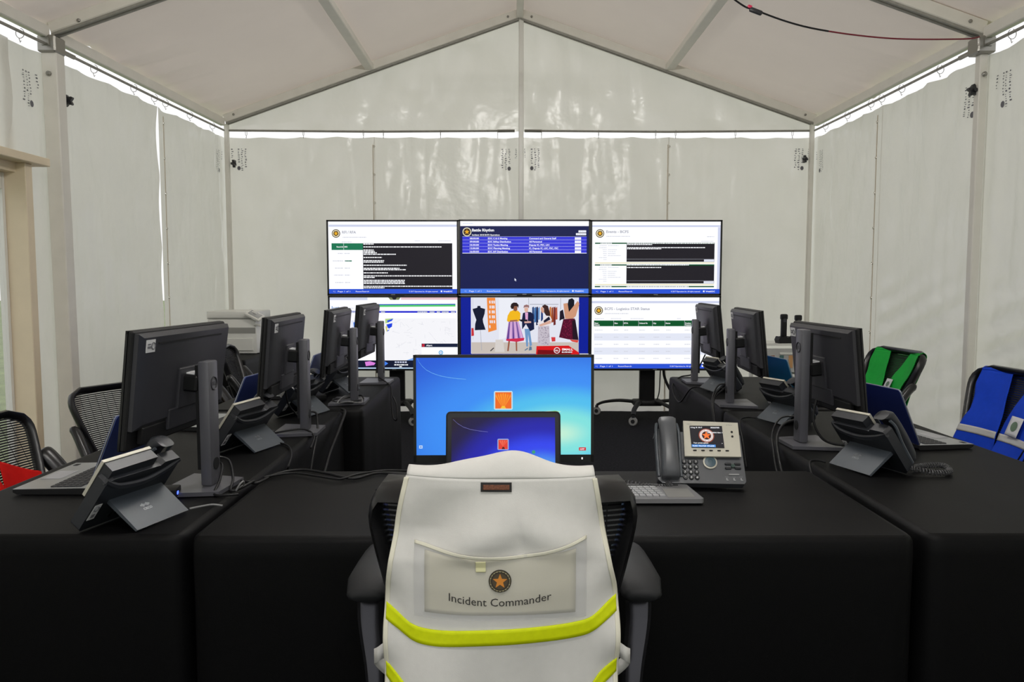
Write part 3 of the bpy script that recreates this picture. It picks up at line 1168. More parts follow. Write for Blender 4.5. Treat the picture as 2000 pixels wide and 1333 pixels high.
    for i in range(60):
        a, b = rnd.uniform(1212, 1360), rnd.uniform(510, 765)
        poly([(a, b), (a + 8, b - 3), (a + 9, b + 7), (a + 2, b + 8)], pix(110, 96, 120))
    poly([(1300, 340), (1365, 330), (1400, 400), (1380, 490), (1210, 500), (1190, 450), (1260, 420)], pix(232, 226, 230))
    poly([(1280, 420), (1360, 355), (1380, 400), (1290, 450)], pix(26, 28, 52))
    poly([(1210, 480), (1380, 410), (1392, 455), (1240, 500)], pix(214, 168, 150))
    poly([(1242, 225), (1275, 215), (1290, 290), (1262, 310), (1240, 260)], pix(210, 158, 136))
    poly([(1258, 205), (1300, 182), (1345, 205), (1372, 300), (1376, 350), (1320, 345), (1290, 300), (1286, 240)], pix(60, 36, 34))
    # dressed form at right
    poly([(1640, 110), (1690, 90), (1722, 120), (1720, 200), (1640, 300), (1622, 200)], pix(20, 22, 34))
    poly([(1565, 170), (1625, 160), (1645, 290), (1770, 130), (1795, 170), (1745, 350), (1700, 390), (1590, 390)], pix(206, 150, 120))
    poly([(1515, 280), (1560, 255), (1585, 390), (1540, 400), (1510, 420)], pix(30, 24, 40))
    poly([(1565, 395), (1730, 385), (1785, 700), (1640, 690), (1505, 660)], pix(84, 16, 44))
    for i in range(50):
        a, b = rnd.uniform(1545, 1680), rnd.uniform(410, 660)
        poly([(a, b), (a + 9, b - 2), (a + 8, b + 9)], pix(170, 40, 84))
    poly([(1690, 420), (1735, 400), (1782, 690), (1700, 690)], pix(36, 20, 34))
    poly([(1655, 690), (1785, 700), (1770, 735), (1690, 720)], pix(220, 70, 60))
    poly([(1390, 655), (1450, 655), (1450, 715), (1400, 720)], pix(210, 60, 64))
    # red bench, logo, crawl line
    poly([(1180, 785), (1640, 778), (1790, 880), (1790, 908), (1172, 908)], pix(214, 26, 30))
    poly([(1200, 840), (1680, 850), (1680, 908), (1190, 908)], pix(120, 14, 22))
    f.disc(*P_(1473, 848), 6.0, W_)
    f.disc(*P_(1473, 848), 4.9, pix(150, 20, 30))
    f.text('DELL', P_(1473, 848)[0], P_(0, 860)[1], 3.0, W_, 7.4, True, 'l')
    f.items[-1] = ([(x - 0.0193, y) for x, y in f.items[-1][0]],) + f.items[-1][1:]
    f.text('SMALL', P_(1545, 0)[0], P_(0, 848)[1], 4.2, W_, 21.5, True)
    f.text('BUSINESS', P_(1545, 0)[0], P_(0, 882)[1], 2.6, W_, 20, True)
    f.rect(921.5, 692.4, 1127, 696.6, pix(20, 22, 40), 1)
    f.rect(935, 692.6, 961, 696.4, OFFW, 1)
    f.text('terms and conditions', 963, 696, 2.6, W_, 44, True)
    f.text('visit us online for more information and to see all', 1013, 696, 2.6, W_, 112, True)
    f.rect(1132.5, 690.5, 1150, 697, pix(206, 206, 214), 1)
    f.lines(1135, 695, 13, 2, GREY_S, 3)
    return f


def draw_star(w, h):
    f = Flat(1160, 583, 1406, 719, w, h)
    f.rect(1160, 583, 1406, 719, W_)
    f.rect(1160, 590, 1406, 594, LAV, 1)
    f.emblem(1173.5, 608, 8.2, BROWN_S, BROWN_S, GOLD, CREAM_S)
    f.text('BCFS - Logistics STAR Status', 1185, 607, 5, GREY_S, 87, True)
    f.lines(1185, 614.5, 46, 1.4, GREYL, 1)
    for a, l in ((1166, 18), (1197, 20), (1235, 25), (1325, 7)):
        f.lines(a, 624, l, 1.2, GREYL, a)
    f.rect(1164.5, 627, 1401, 638, DGREEN, 1)
    for i, (a, t, l) in enumerate(((1165.5, 'Star', 8), (1204, 'Size', 6.5), (1222.5, 'ETA', 8), (1252, 'Ordered On', 16), (1279, 'Qty', 6), (1303, 'Status', 9), (1341, 'Position', 11))):
        f.text(t, a, 633.4, 2.6, W_, l, True)
        if i:
            f.rect(a - 1.6, 627, a - 1.2, 638, OFFW, 1)
    f.text('Needs', 1165.5, 636.6, 2.4, W_, 10, True)
    f.text('Request', 1341, 636.6, 2.4, W_, 12, True)
    for i in range(5):
        v = 646 + i * 13.6
        if i % 2:
            f.rect(1164.5, v - 8, 1401, v + 5.6, OFFW, 1)
        for a, l in ((1166, 15), (1203, 9), (1223, 8), (1252, 11), (1280, 11), (1304, 9), (1340, 11)):
            f.lines(a, v, l, 1.3, GREYL, a + i)
    footer(f, 1160, 1406, 719)
    return f


ZT, ZL = 1.613, 0.868
tv('television', 'upper left television showing a white page with a black text block', -1.155, ZT, draw_rfi)
tv('television', 'upper centre television showing a dark blue schedule with five blue rows', 0.1435, ZT + 0.004, draw_rhythm)
tv('television', 'upper right television showing a white event log with two black text blocks', 1.442, ZT, draw_events)
tv('television', 'lower left television showing a pale weather map page', -1.152, ZL, draw_map)
tv('television', 'lower centre television showing three women in a clothes studio', 0.1455, ZL, draw_ad)
tv('television', 'lower right television showing a white table with a green header row', 1.443, ZL, draw_star)

# wheeled stands
def tv_stand(x, label):
    t = thing('screen_stand', label, 'stand', (x, 7.9, 0), 0, 'wheeled stands of the television wall')
    mb = MB().box((0, 0, 0.98), (0.155, 0.06, 1.65), 0, None, 0.01, 2)
    mb.build('column', BLACKM, t)
    for zc in (ZT, ZL):
        mb = MB().box((0, -0.058, zc), (0.6, 0.03, 0.06)).box((0, -0.058, zc - 0.12), (0.6, 0.03, 0.06))
        mb.box((-0.22, -0.062, zc - 0.05), (0.04, 0.036, 0.34)).box((0.22, -0.062, zc - 0.05), (0.04, 0.036, 0.34))
        mb.build('mounting_bracket', BLACKM, t)
    hub = MB().box((0, -0.02, 0.15), (0.3, 0.16, 0.06), 0, None, 0.02, 2).build('base_hub', BLACKM, t)
    for sx, fy, fx in ((-1, -0.52, -0.22), (1, -0.52, 0.22), (-1, 0.1, -0.5), (1, 0.1, 0.5)):
        pts = spline([(sx * 0.08, -0.03, 0.155), (fx * 0.55, fy * 0.35 - 0.02, 0.165), (fx * 0.85, fy * 0.75, 0.14), (fx, fy, 0.105)], 6)
        leg = MB().tube(pts, [0.028 - 0.010 * i / 18 for i in range(len(pts))], 8, sq=(1.2, 0.7)).build('leg', BLACKM, t)
        c = MB()
        M = Matrix.Translation((fx, fy, 0.043)) @ Matrix.Rotation(R(20 * sx), 4, 'Z') @ Matrix.Rotation(R(90), 4, 'X')
        c.lathe([(0.022, -0.014), (0.04, -0.012), (0.043, -0.006), (0.043, 0.006), (0.04, 0.012), (0.022, 0.014)], 18, 0, M)
        c.lathe([(0.02, -0.017), (0.02, 0.017)], 14, 1, M)
        c.box((fx, fy, 0.092), (0.03, 0.04, 0.02), 1)
        c.build('caster', [RUBBER, KNOB], t)
    return t


tv_stand(-1.15, 'black wheeled stand carrying the left pair of televisions')
tv_stand(0.146, 'black wheeled stand carrying the centre pair of televisions behind the large monitor')
tv_stand(1.40, 'black wheeled stand with visible casters under the right pair of televisions')

ON = TZ + 0.002      # things stand on the cloth

# ------------------------------------------------------------------ desktop monitors
MON_W, MON_H = 0.54, 0.323


def dell_ring(parent, M, r, m):
    mb = MB()
    mb.tube([(r * math.cos(2 * PI * i / 28), 0, r * math.sin(2 * PI * i / 28)) for i in range(28)], r * 0.09, 5, 0, M, closed=True)
    vs, fs, w = text_mesh('DELL', True)
    k = r * 1.45 / w
    mb.add([(x * k - r * 0.72, -0.0003, (y - 0.5) * k * 1.25) for x, y in vs], fs, 0, M)
    return mb.build('maker_logo', m, parent)


def win_screen(name, dark=0.0):
    """blue log-in picture: a soft glow of cyan and pale green low on the right"""
    m = bpy.data.materials.new(name)
    m.use_nodes = True
    nt = m.node_tree
    p = nt.nodes['Principled BSDF']
    p.inputs['Base Color'].default_value = (0.01, 0.01, 0.01, 1)
    p.inputs['Roughness'].default_value = 0.35
    p.inputs['Specular IOR Level'].default_value = 0.1
    tc = nt.nodes.new('ShaderNodeTexCoord')
    sp = nt.nodes.new('ShaderNodeSeparateXYZ')
    nt.links.new(tc.outputs['Generated'], sp.inputs[0])

    def math_(op, a, b=None):
        n = nt.nodes.new('ShaderNodeMath')
        n.operation = op
        for i, q in enumerate((a, b)):
            if q is None:
                continue
            if isinstance(q, (int, float)):
                n.inputs[i].default_value = q
            else:
                nt.links.new(q, n.inputs[i])
        return n.outputs[0]

    def dist(cx, cz, sx, sz):
        a = math_('MULTIPLY', math_('SUBTRACT', sp.outputs[0], cx), sx)
        b = math_('MULTIPLY', math_('SUBTRACT', sp.outputs[2], cz), sz)
        return math_('SQRT', math_('ADD', math_('MULTIPLY', a, a), math_('MULTIPLY', b, b)))

    def ramp(src, stops):
        r = nt.nodes.new('ShaderNodeValToRGB')
        r.color_ramp.interpolation = 'B_SPLINE' if False else 'EASE'
        e = r.color_ramp.elements
        e[0].position, e[0].color = stops[0][0], stops[0][1]
        e[1].position, e[1].color = stops[-1][0], stops[-1][1]
        for pos, c in stops[1:-1]:
            q = e.new(pos)
            q.color = c
        nt.links.new(src, r.inputs[0])
        return r.outputs[0]
    if dark == 0:
        col = ramp(dist(0.82, 0.22, 0.8, 0.95), [(0.0, srgb(196, 240, 214)), (0.16, srgb(130, 226, 222)), (0.32, srgb(82, 190, 238)), (0.52, srgb(62, 142, 244)), (0.95, srgb(40, 92, 214))])
    else:
        col = ramp(dist(0.86, 0.1, 0.85, 0.8), [(0.0, srgb(140, 220, 240)), (0.2, srgb(84, 160, 240)), (0.42, srgb(52, 70, 236)), (0.62, srgb(36, 36, 170)), (0.85, srgb(34, 28, 70)), (1.0, srgb(40, 32, 40))])
    nt.links.new(col, p.inputs['Emission Color'])
    p.inputs['Emission Strength'].default_value = 1.0
    return m


def monitor(label, loc, rz, col_h=0.37, tilt=6.0, zc=0.32, logged=False, back=True, group='desktop monitors on the tables'):
    """user side is -Y; the stand column stands behind the panel at the origin"""
    t = thing('desktop_monitor', label, 'monitor', loc, rz, group)
    b = MB()
    b.prism([(-0.12, -0.1), (0.12, -0.1), (0.085, 0.075), (-0.085, 0.075)], 'z', 0.0, 0.012)
    b.build('base_plate', PLASTIC_L, t)
    c = MB()
    c.box((0, 0.012, col_h / 2 + 0.012), (0.062, 0.034, col_h), 0, None, 0.006, 2)
    c.box((0, -0.009, col_h / 2 + 0.03), (0.05, 0.012, col_h - 0.06), 1)
    c = c.build('stand_column', [PLASTIC_L, BLACKM], t)
    dell_ring(c, Matrix.Translation((0, 0.0302, col_h - 0.055)) @ Matrix.Rotation(PI, 4, 'Z'), 0.019, PLASTIC)
    MB().lathe([(0.018, 0), (0.018, 0.002)], 18, 0, Matrix.Translation((0, 0.029, 0.075)) @ Matrix.Rotation(R(-90), 4, 'X')).build('cable_hole', BLACKM, c)
    # panel, tilted back about its centre
    M = Matrix.Translation((0, -0.085, zc)) @ Matrix.Rotation(R(-tilt), 4, 'X')
    MB().box((0, 0.05, 0.0), (0.075, 0.06, 0.05), 0, M, 0.006, 1).build('arm', BLACKP, t)
    MB().box((0, 0.046, 0.0275), (0.05, 0.04, 0.004), 0, M).build('arm_label', STICK, t)
    s = MB()
    # back shell: shallow dish with a raised lower middle
    s.box((0, 0.004, 0), (MON_W, 0.016, MON_H), 0, M, 0.004, 1)
    s.build('panel_edge', BLACKM, t)
    s = MB()
    w2, h2 = MON_W / 2 - 0.006, MON_H / 2 - 0.006
    o_ = [(-w2, -h2 + 0.05), (w2, -h2 + 0.05), (w2, h2), (-w2, h2)]
    i_ = [(-w2 + 0.03, -h2 + 0.065), (w2 - 0.03, -h2 + 0.065), (w2 - 0.012, h2 - 0.010), (-w2 + 0.012, h2 - 0.010)]
    vs = [(x, 0.012, z) for x, z in o_] + [(x, 0.024, z) for x, z in o_] + [(x, 0.034, z) for x, z in i_]
    fs = [(8, 9, 10, 11)]
    for k in range(4):
        j = (k + 1) % 4
        fs += [(k, j, j + 4, k + 4), (k + 4, j + 4, j + 8, k + 8)]
    s.add(vs, fs, 0, M)
    sh = s.build('back_shell', PLASTIC, t, smooth=0.5)
    MB().box((-0.01, 0.0338, h2 - 0.028), (0.38, 0.004, 0.0045), 0, M @ Matrix.Rotation(0.0, 4, 'X')).build('vent_slot', BLACKM, sh)
    q = MB()
    q.box((0, 0.035, -0.015), (0.12, 0.012, 0.12), 0, M, 0.003, 1)
    q.box((0, 0.032, -0.1), (0.2, 0.012, 0.06), 0, M, 0.003, 1)
    q.build('port_cover', PLASTIC, sh)
    MB().box((0, 0.022, -h2 + 0.03), (MON_W * 0.82, 0.018, 0.05), 0, M, 0.004, 1).build('port_recess', BLACKM, t)
    # inventory sticker in the upper corner
    st = MB().box((0.221, 0.0345, h2 - 0.033), (0.044, 0.0025, 0.034), 0, M).build('inventory_sticker', STICK, sh)
    k = MB()
    k.tube([(0.210 + 0.009 * math.cos(2 * PI * i / 16), 0.0362, h2 - 0.033 + 0.009 * math.sin(2 * PI * i / 16)) for i in range(16)], 0.0018, 5, 0, M, closed=True)
    k.box((0.230, 0.0361, h2 - 0.028), (0.014, 0.001, 0.004), 0, M)
    k.box((0.230, 0.0361, h2 - 0.036), (0.016, 0.001, 0.006), 0, M)
    k.build('sticker_print', INK, st)
    # front
    f = MB()
    bz = 0.0085
    for c_, d_ in (((0, -0.006, MON_H / 2 - bz / 2), (MON_W, 0.006, bz)), ((0, -0.006, -MON_H / 2 + 0.011), (MON_W, 0.006, 0.022)),
                   ((-MON_W / 2 + bz / 2, -0.006, 0), (bz, 0.006, MON_H)), ((MON_W / 2 - bz / 2, -0.006, 0), (bz, 0.006, MON_H))):
        f.box(c_, d_, 0, M)
    f.build('front_bezel', BLACKP, t)
    if not logged:
        MB().box((0, -0.005, 0.006), (MON_W - 2 * bz, 0.002, MON_H - 0.03), 0, M).build('screen', emit('office_screen', srgb(60, 100, 190), 0.5), t)
    else:
        sw, sh_ = MON_W - 2 * bz, MON_H - 0.0305
        sc = MB().box((0, -0.005, 0.0068), (sw, 0.002, sh_), 0, M).build('screen', win_screen('log_in_picture'), t)
        g = Flat(810, 702, 1155, 898, sw, sh_, 0.0003)
        arc = [(812.5, 703), (816, 710.5), (822, 718.5), (830, 726), (842, 732.6), (856, 737.6), (872, 741), (890, 743.5), (908, 745)]
        for i in range(len(arc) - 1):
            a, b = arc[i], arc[i + 1]
            g.items.append(([g.P(*a), g.P(a[0], a[1] + 0.9), g.P(b[0], b[1] + 0.7), g.P(*b)], [(0, 1, 2, 3)], pix(120, 190, 240), 1))
        g.mark('log_in_tile')
        g.layer = 2
        tile = [(963 + x, 769 + y) for x, y in ((2, 0), (35, 0), (37, 2), (37, 36), (35, 38), (2, 38), (0, 36), (0, 2))]
        g.poly(tile, pix(190, 226, 240))
        g.rect(965.5, 771.5, 997.5, 804.5, pix(240, 110, 44), 1)
        for i in range(7):                                     # orange flower petals on the log-in tile
            a = 981.5
            x0, x1 = 966 + i * 4.6, 966 + i * 4.6 + 3.0
            g.poly([(a - 1.2 + i * 0.4, 803), (x0, 775 + abs(i - 3) * 1.5), ((x0 + x1) / 2, 772 + abs(i - 3)), (x1, 775 + abs(i - 3) * 1.5)], pix(250, 160 - 8 * (i % 2), 50), 1)
        g.poly([(976, 804), (987, 804), (984, 799), (979, 799)], pix(248, 200, 60))
        g.text('Other Log-in', 964, 816.5, 2.4, W_, 34)
        g.mark('corner_icon')
        g.rect(815.5, 878, 822, 884, pix(206, 226, 250), 1)
        g.rect(817, 879.5, 820.5, 882.5, pix(110, 150, 220), 1)
        g.mark('power_button_icon')
        g.rect(1131, 883, 1145, 889.5, pix(206, 50, 60), 1)
        g.text('OFF', 1133, 888, 3, W_, 9, True)
        g.mark('leaf_glow')
        g.poly([(1040, 815), (1056, 811), (1072, 809), (1092, 809.6), (1096, 811), (1070, 814)], pix(196, 240, 210))
        g.poly([(1072, 810), (1084, 808.6), (1092, 811), (1080, 813)], pix(140, 214, 110))
        g.build('swoosh_line', sc, M @ Matrix.Translation((0, -0.0063, 0.0068)))
        MB().box((0.235, -0.0095, -MON_H / 2 + 0.011), (0.004, 0.001, 0.006), 0, M).build('power_light', emit('white_led', (1, 1, 1), 1.0), t)
    return t


SEAT = R(90)
monitor('black desktop monitor nearest the camera on the left table, stickered back', (-0.905, 2.29, ON), -SEAT - R(4.5), 0.37, 6.5, 0.325)
monitor('second desktop monitor from the camera on the left table', (-0.85, 3.16, ON), -SEAT + R(2), 0.37, 5)
monitor('third desktop monitor from the camera on the left table', (-0.807, 3.95, ON), -SEAT + R(2), 0.37, 5)
monitor('smallest-looking far desktop monitor of the left table, before the weather map', (-0.8, 4.74, ON), -SEAT - R(1), 0.365, 5)
monitor('black desktop monitor nearest the camera on the right table', (1.111, 2.905, ON), SEAT + R(2), 0.425, 6, 0.295)
monitor('middle one of the three desktop monitors on the right table', (1.113, 3.865, ON), SEAT - R(4), 0.37, 6)
monitor('farthest desktop monitor of the right table, before the white table screen', (1.142, 4.735, ON), SEAT - R(2), 0.375, 6)
monitor('front-facing monitor with blue log-in screen on the front table', (-0.02, 2.40, ON), R(1.0), 0.33, 2, 0.235, True)


# ------------------------------------------------------------------ laptops
def laptop(label, loc, rz, lidcol, open_deg=108, w=0.33, d=0.226, lid=None, screen=None, group='open laptops'):
    """user side is -Y, hinge at +Y"""
    t = thing('laptop', label, 'laptop', loc, rz, group)
    b = MB()
    b.prism([(-d / 2, 0.006), (-d / 2 + 0.012, 0.0), (d / 2 - 0.006, 0.0), (d / 2, 0.006), (d / 2, 0.018), (-d / 2, 0.0145)], 'x', -w / 2, w / 2)
    b.build('base', BLACKM, t)
    dk = MB().prism([(-d / 2, 0.0146), (d / 2, 0.0181), (d / 2, 0.0192), (-d / 2, 0.0157)], 'x', -w / 2, w / 2).build('palm_rest', SILVER_M, t)
    zk = lambda y: 0.0158 + (y + d / 2) / d * 0.0035
    kb = MB()
    for r in range(5):
        for c in range(14):
            y = d / 2 - 0.045 - r * 0.0185
            x = -w / 2 + 0.026 + c * (w - 0.052) / 13.0
            kb.box((x, y, zk(y) + 0.0012), (0.0165, 0.0155, 0.0022))
    tag(kb.build('keys', KEYB, dk), None, kind='stuff')
    MB().box((0, -d / 2 + 0.042, zk(-d / 2 + 0.042) + 0.0004), (0.1, 0.06, 0.001)).build('touchpad', KEYL, dk)
    MB().box((-w / 2 + 0.03, -d / 2 + 0.02, zk(-d / 2) + 0.0008), (0.022, 0.014, 0.0008)).build('spec_sticker', BLACKM, dk)
    hgt = lid or d
    M = Matrix.Translation((0, d / 2 - 0.004, 0.018)) @ Matrix.Rotation(R(-(open_deg - 90)), 4, 'X')
    L = MB()
    L.prism(rrect(w, hgt, 0.01, 4, 0, hgt / 2), 'y', -0.0045, 0.0035, 0, M)
    ld = L.build('lid', lidcol, t, smooth=0.5)
    MB().prism(rrect(w - 0.004, hgt - 0.004, 0.009, 4, 0, hgt / 2), 'y', -0.0058, -0.0046, 0, M).build('screen_bezel', BLACKP, ld)
    MB().tube([M @ Vector((x, -0.0005, z)) for x, z in rrect(w, hgt, 0.01, 4, 0, hgt / 2)], 0.0026, 6, closed=True).build('lid_rim', SILVER_M if lidcol is not BLACKM else BLACKM, ld)
    sm = screen or emit('laptop_screen', srgb(50, 84, 190), 0.45)
    sc = MB().box((0, -0.0062, hgt / 2 + 0.004), (w - 0.026, 0.0008, hgt - 0.036), 0, M).build('screen', sm, ld)
    MB().box((0, d / 2 - 0.004, 0.0175), (w * 0.86, 0.014, 0.012), 0, None, 0.004, 1).build('hinge', BLACKM, t)
    return t, sc, M, w - 0.026, hgt - 0.036, hgt


LID_B = mat('blue_reflection_lid', srgb(78, 94, 146), 0.32, 0.4, noise_amt=0.04, noise_scale=30)  # aluminium lid with the reflected blue sky put into its colour
LID_T = mat('teal_reflection_lid', srgb(24, 124, 160), 0.32, 0.35, noise_amt=0.05, noise_scale=20)  # teal of a reflection put into the lid colour
LID_N = mat('navy_reflection_lid', srgb(52, 66, 124), 0.32, 0.45)  # darker blue reflection put into this lid's colour
laptop('open silver-decked laptop with blue reflection coloured into its lid nearest the camera on the left table', (-1.325, 2.38, ON), -SEAT, LID_B, 112)
laptop('laptop with blue reflection coloured into its lid behind the second phone on the left table', (-1.26, 3.34, ON), -SEAT - R(6), LID_B, 113)
laptop('laptop with blue reflection coloured into its lid, half hidden behind the second left monitor', (-1.21, 4.22, ON), -SEAT, LID_B, 110)
laptop('open laptop with navy reflection coloured into its lid and dark deck on the near right table', (1.575, 2.98, ON), SEAT + R(10), LID_N, 114)
laptop('laptop with teal reflection coloured into its lid between the two nearer right monitors', (1.52, 3.98, ON), SEAT + R(6), LID_T, 108)
tl, sc, M, sw, sh_, hgt = laptop('black laptop with blue log-in screen in front of the large monitor', (-0.017, 1.965, ON), R(0.5), BLACKM, 100, 0.308, 0.215, 0.243,
                                 win_screen('dim_log_in_picture', 1.0))
g = Flat(878, 828, 1089, 975, sw, sh_, 0.0003)
arc = [(881, 831), (890, 839), (902, 846), (916, 850.5), (934, 853.5), (952, 855.5)]
for i in range(len(arc) - 1):
    a, b = arc[i], arc[i + 1]
    g.items.append(([g.P(*a), g.P(a[0], a[1] + 0.8), g.P(b[0], b[1] + 0.6), g.P(*b)], [(0, 1, 2, 3)], pix(120, 120, 190), 1))
g.mark('log_in_tile')
g.layer = 2
g.poly([(973, 869), (993, 869), (994.5, 870.5), (994.5, 889), (993, 890.5), (973, 890.5), (971.5, 889), (971.5, 870.5)], pix(150, 170, 220))
g.rect(973.5, 871, 992.5, 889, pix(226, 70, 56), 1)
g.poly([(980, 889), (987, 889), (985, 884.6), (982, 884.6)], pix(90, 30, 30))
for i in range(4):
    g.poly([(982.6, 884), (975 + i * 5, 873), (978 + i * 5, 872)], pix(240, 110, 84), 1)
g.mark('log_in_field')
g.text('Log in here', 969, 897.5, 2.6, pix(150, 160, 240), 26)
g.rect(965.5, 900, 1000, 903.6, W_, 1)
g.mark('green_dot')
g.disc(1045, 894.5, 3.6, pix(60, 160, 120))
g.build('swoosh_line', sc, M @ Matrix.Translation((0, -0.0067, hgt / 2 + 0.004)))


# ------------------------------------------------------------------ desk phones
def desk_phone(label, loc, rz, rich=False, w=0.245, coil=None, group='desk telephones'):
    """user side is -Y; the body leans back 60 degrees on a hinged foot plate; handset on the user's left"""
    t = thing('desk_phone', label, 'telephone', loc, rz, group)
    B = Matrix.Translation((0, -0.05, 0.019)) @ Matrix.Rotation(R(53), 4, 'X')       # body plane: x across, y up the slope, -z... z out of the face
    pd = mat('grey_phone_plastic', srgb(80, 82, 86), 0.36) if rich else PHONE_D
    # local body frame: x across, y up the slope, z towards the user/up
    body = MB()
    body.prism([(-w / 2 + 0.012, 0), (w / 2 - 0.006, 0.0), (w / 2, 0.008), (w / 2, 0.158), (w / 2 - 0.02, 0.168), (-w / 2 + 0.07, 0.168), (-w / 2 + 0.06, 0.178), (-w / 2 + 0.008, 0.178), (-w / 2, 0.17), (-w / 2, 0.012)],
               'z', -0.032, 0.0, 0, B)
    bd = body.build('body', pd, t, smooth=0.4)
    # curved ledge across the upper back
    pts = spline([(-w / 2, 0.165, -0.028), (-w / 2 + 0.05, 0.15, -0.036), (0.0, 0.14, -0.042), (w / 2 - 0.04, 0.146, -0.038), (w / 2 - 0.002, 0.16, -0.024)], 6)
    MB().tube(pts, 0.009, 8, 0, B, sq=(1.0, 0.8)).build('back_ledge', PHONE_D, bd)
    # display head
    x0, x1 = -w / 2 + 0.085, w / 2 - 0.012
    head = MB()
    head.prism([(x0, 0.085), (x1, 0.085), (x1 + 0.003, 0.19), (x0 + 0.004, 0.195)], 'z', -0.022, 0.012, 0, B)
    hd_ = head.build('display_head', PHONE_D, t, smooth=0.4)
    fc = MB()
    fc.prism([(x0 - 0.003, 0.08), (x1 + 0.003, 0.08), (x1 + 0.006, 0.193), (x0 + 0.002, 0.198)], 'z', 0.008, 0.0165, 0, B)
    fc.build('silver_bezel', SILVER, hd_, smooth=0.3)
    sx, sy = (x0 + x1) / 2 - 0.012, 0.144
    sc_ = MB().box((sx, sy, 0.017), (0.098, 0.074, 0.001), 0, B).build('screen', BLACKM, hd_)
    # foot plate
    ft = MB()
    ft.prism([(0.018, 0.068), (0.11, 0.0), (0.116, 0.004), (0.026, 0.076)], 'x', -w / 2 + 0.02, w / 2 - 0.045)
    f_ = ft.build('foot_plate', PHONE_G, t)
    fl_ = MB()
    Mf = Matrix.Translation((0, 0.0705, 0.0405)) @ Matrix.Rotation(PI, 4, 'Z') @ Matrix.Rotation(R(-51.5), 4, 'X')
    vs, fs, tw = text_mesh('CISCO', False)
    fl_.add([(x * 0.007 - tw * 0.0035, -0.0008, y * 0.007 - 0.012) for x, y in vs], fs, 0, Mf)
    for i in range(9):
        hh = (0.004, 0.007, 0.011, 0.007, 0.004, 0.007, 0.011, 0.007, 0.004)[i]
        fl_.box((-0.014 + i * 0.0035, -0.0008, 0.004), (0.0012, 0.0006, hh), 0, Mf)
    fl_.build('maker_logo', SILVER_M, f_, smooth=0)
    # handset in its cradle
    hx = -w / 2 + 0.036
    hs = MB()
    prof = [(0.010, 0.006, 0.024), (0.012, 0.013, 0.027), (0.03, 0.022, 0.028), (0.06, 0.030, 0.0255), (0.1, 0.034, 0.024), (0.14, 0.034, 0.0245), (0.17, 0.032, 0.026), (0.195, 0.026, 0.027), (0.203, 0.015, 0.024)]
    pts, rr = [], []
    vs, fs = [], []
    n = 14
    for (yy, zc, hw) in prof:
        for j in range(n):
            a = 2 * PI * j / n
            th = 0.017 if 0.03 < yy < 0.18 else 0.02
            cx_, cz_ = math.copysign(abs(math.cos(a)) ** 0.6, math.cos(a)), math.copysign(abs(math.sin(a)) ** 0.6, math.sin(a))
            vs.append((hx + hw * cx_, yy, zc + th * cz_))
    for i in range(len(prof) - 1):
        for j in range(n):
            fs.append((i * n + j, i * n + (j + 1) % n, (i + 1) * n + (j + 1) % n, (i + 1) * n + j))
    fs.append(tuple(range(n)))
    fs.append(tuple((len(prof) - 1) * n + j for j in range(n)))
    hs.add(vs, fs, 0, B)
    hs.build('handset', pd, t, smooth=0.9)
    cr = MB()
    for sx_ in (-1, 1):
        pts = spline([(hx + sx_ * 0.033, 0.02, 0.002), (hx + sx_ * 0.034, 0.1, 0.005), (hx + sx_ * 0.034, 0.16, 0.014), (hx + sx_ * 0.03, 0.19, 0.01)], 5)
        cr.tube(pts, 0.005, 6, 0, B)
    cr.build('cradle_rim', PHONE_G, bd)
    if not rich:
        # side sticker, sockets
        st = MB().box((w / 2 - 0.016, 0.062, -0.0335), (0.022, 0.05, 0.001), 0, B).build('inventory_sticker', STICK, bd)
        k = MB()
        k.tube([(w / 2 - 0.016 + 0.007 * math.cos(2 * PI * i / 14), 0.073 + 0.007 * math.sin(2 * PI * i / 14), -0.0345) for i in range(14)], 0.0014, 5, 0, B, closed=True)
        k.box((w / 2 - 0.016, 0.05, -0.0343), (0.011, 0.012, 0.0006), 0, B)
        k.build('sticker_print', INK, st)
        s2 = MB()
        for i in range(7):
            s2.box((-0.06 + i * 0.017, 0.03, -0.033), (0.010, 0.012, 0.004), 0, B)
        s2.build('sockets', BLACKM, bd)
    else:
        g = Flat(0, 0, 100, 72, 0.096, 0.070, 0.0002)
        g.rect(0, 0, 100, 72, pix(44, 42, 46))
        g.disc(49, 32, 24, pix(214, 96, 60))
        g.disc(49, 32, 23, pix(70, 40, 40))
        g.disc(49, 32, 21.5, pix(238, 226, 222))
        g.disc(49, 32, 14.5, pix(70, 44, 40))
        g.star(49, 32, 15, pix(246, 124, 60))
        for k in range(24):                                    # lettering round the seal, too small to read
            a = 2 * PI * k / 24
            if k in (6, 18):
                continue
            g.rect(49 + 18 * math.cos(a) - 1, 32 + 18 * math.sin(a) - 1, 49 + 18 * math.cos(a) + 1, 32 + 18 * math.sin(a) + 1, pix(150, 60, 50), 1 if k == 0 else 0)
        g.text('8 Aug 18  09:17', 2, 7, 4.4, W_, 36, True)
        g.text('2036657000', 64, 7, 4.4, W_, 28, True)
        g.text('Line 2036 Ext 1', 52, 24, 4, W_, 47, True)
        g.text('Your current options', 6, 60, 4.4, W_, 46, True)
        g.rect(0, 63.5, 74, 72, pix(84, 150, 226), 1)
        g.text('Redial  NewCall  CFwdAll', 3, 70, 4, W_, 66, True)
        g.text('>', 93, 61, 4, W_, 4)
        g.build('screen_image', sc_, B @ Matrix.Translation((sx, sy, 0.0176)) @ Matrix.Rotation(R(-90), 4, 'X'))
        for i in range(5):                                     # soft keys
            MB().box((sx - 0.04 + i * 0.024, 0.0985, 0.0175), (0.011, 0.0045, 0.003), 0, B, 0.0015, 1).build('soft_key', BLACKM, hd_)
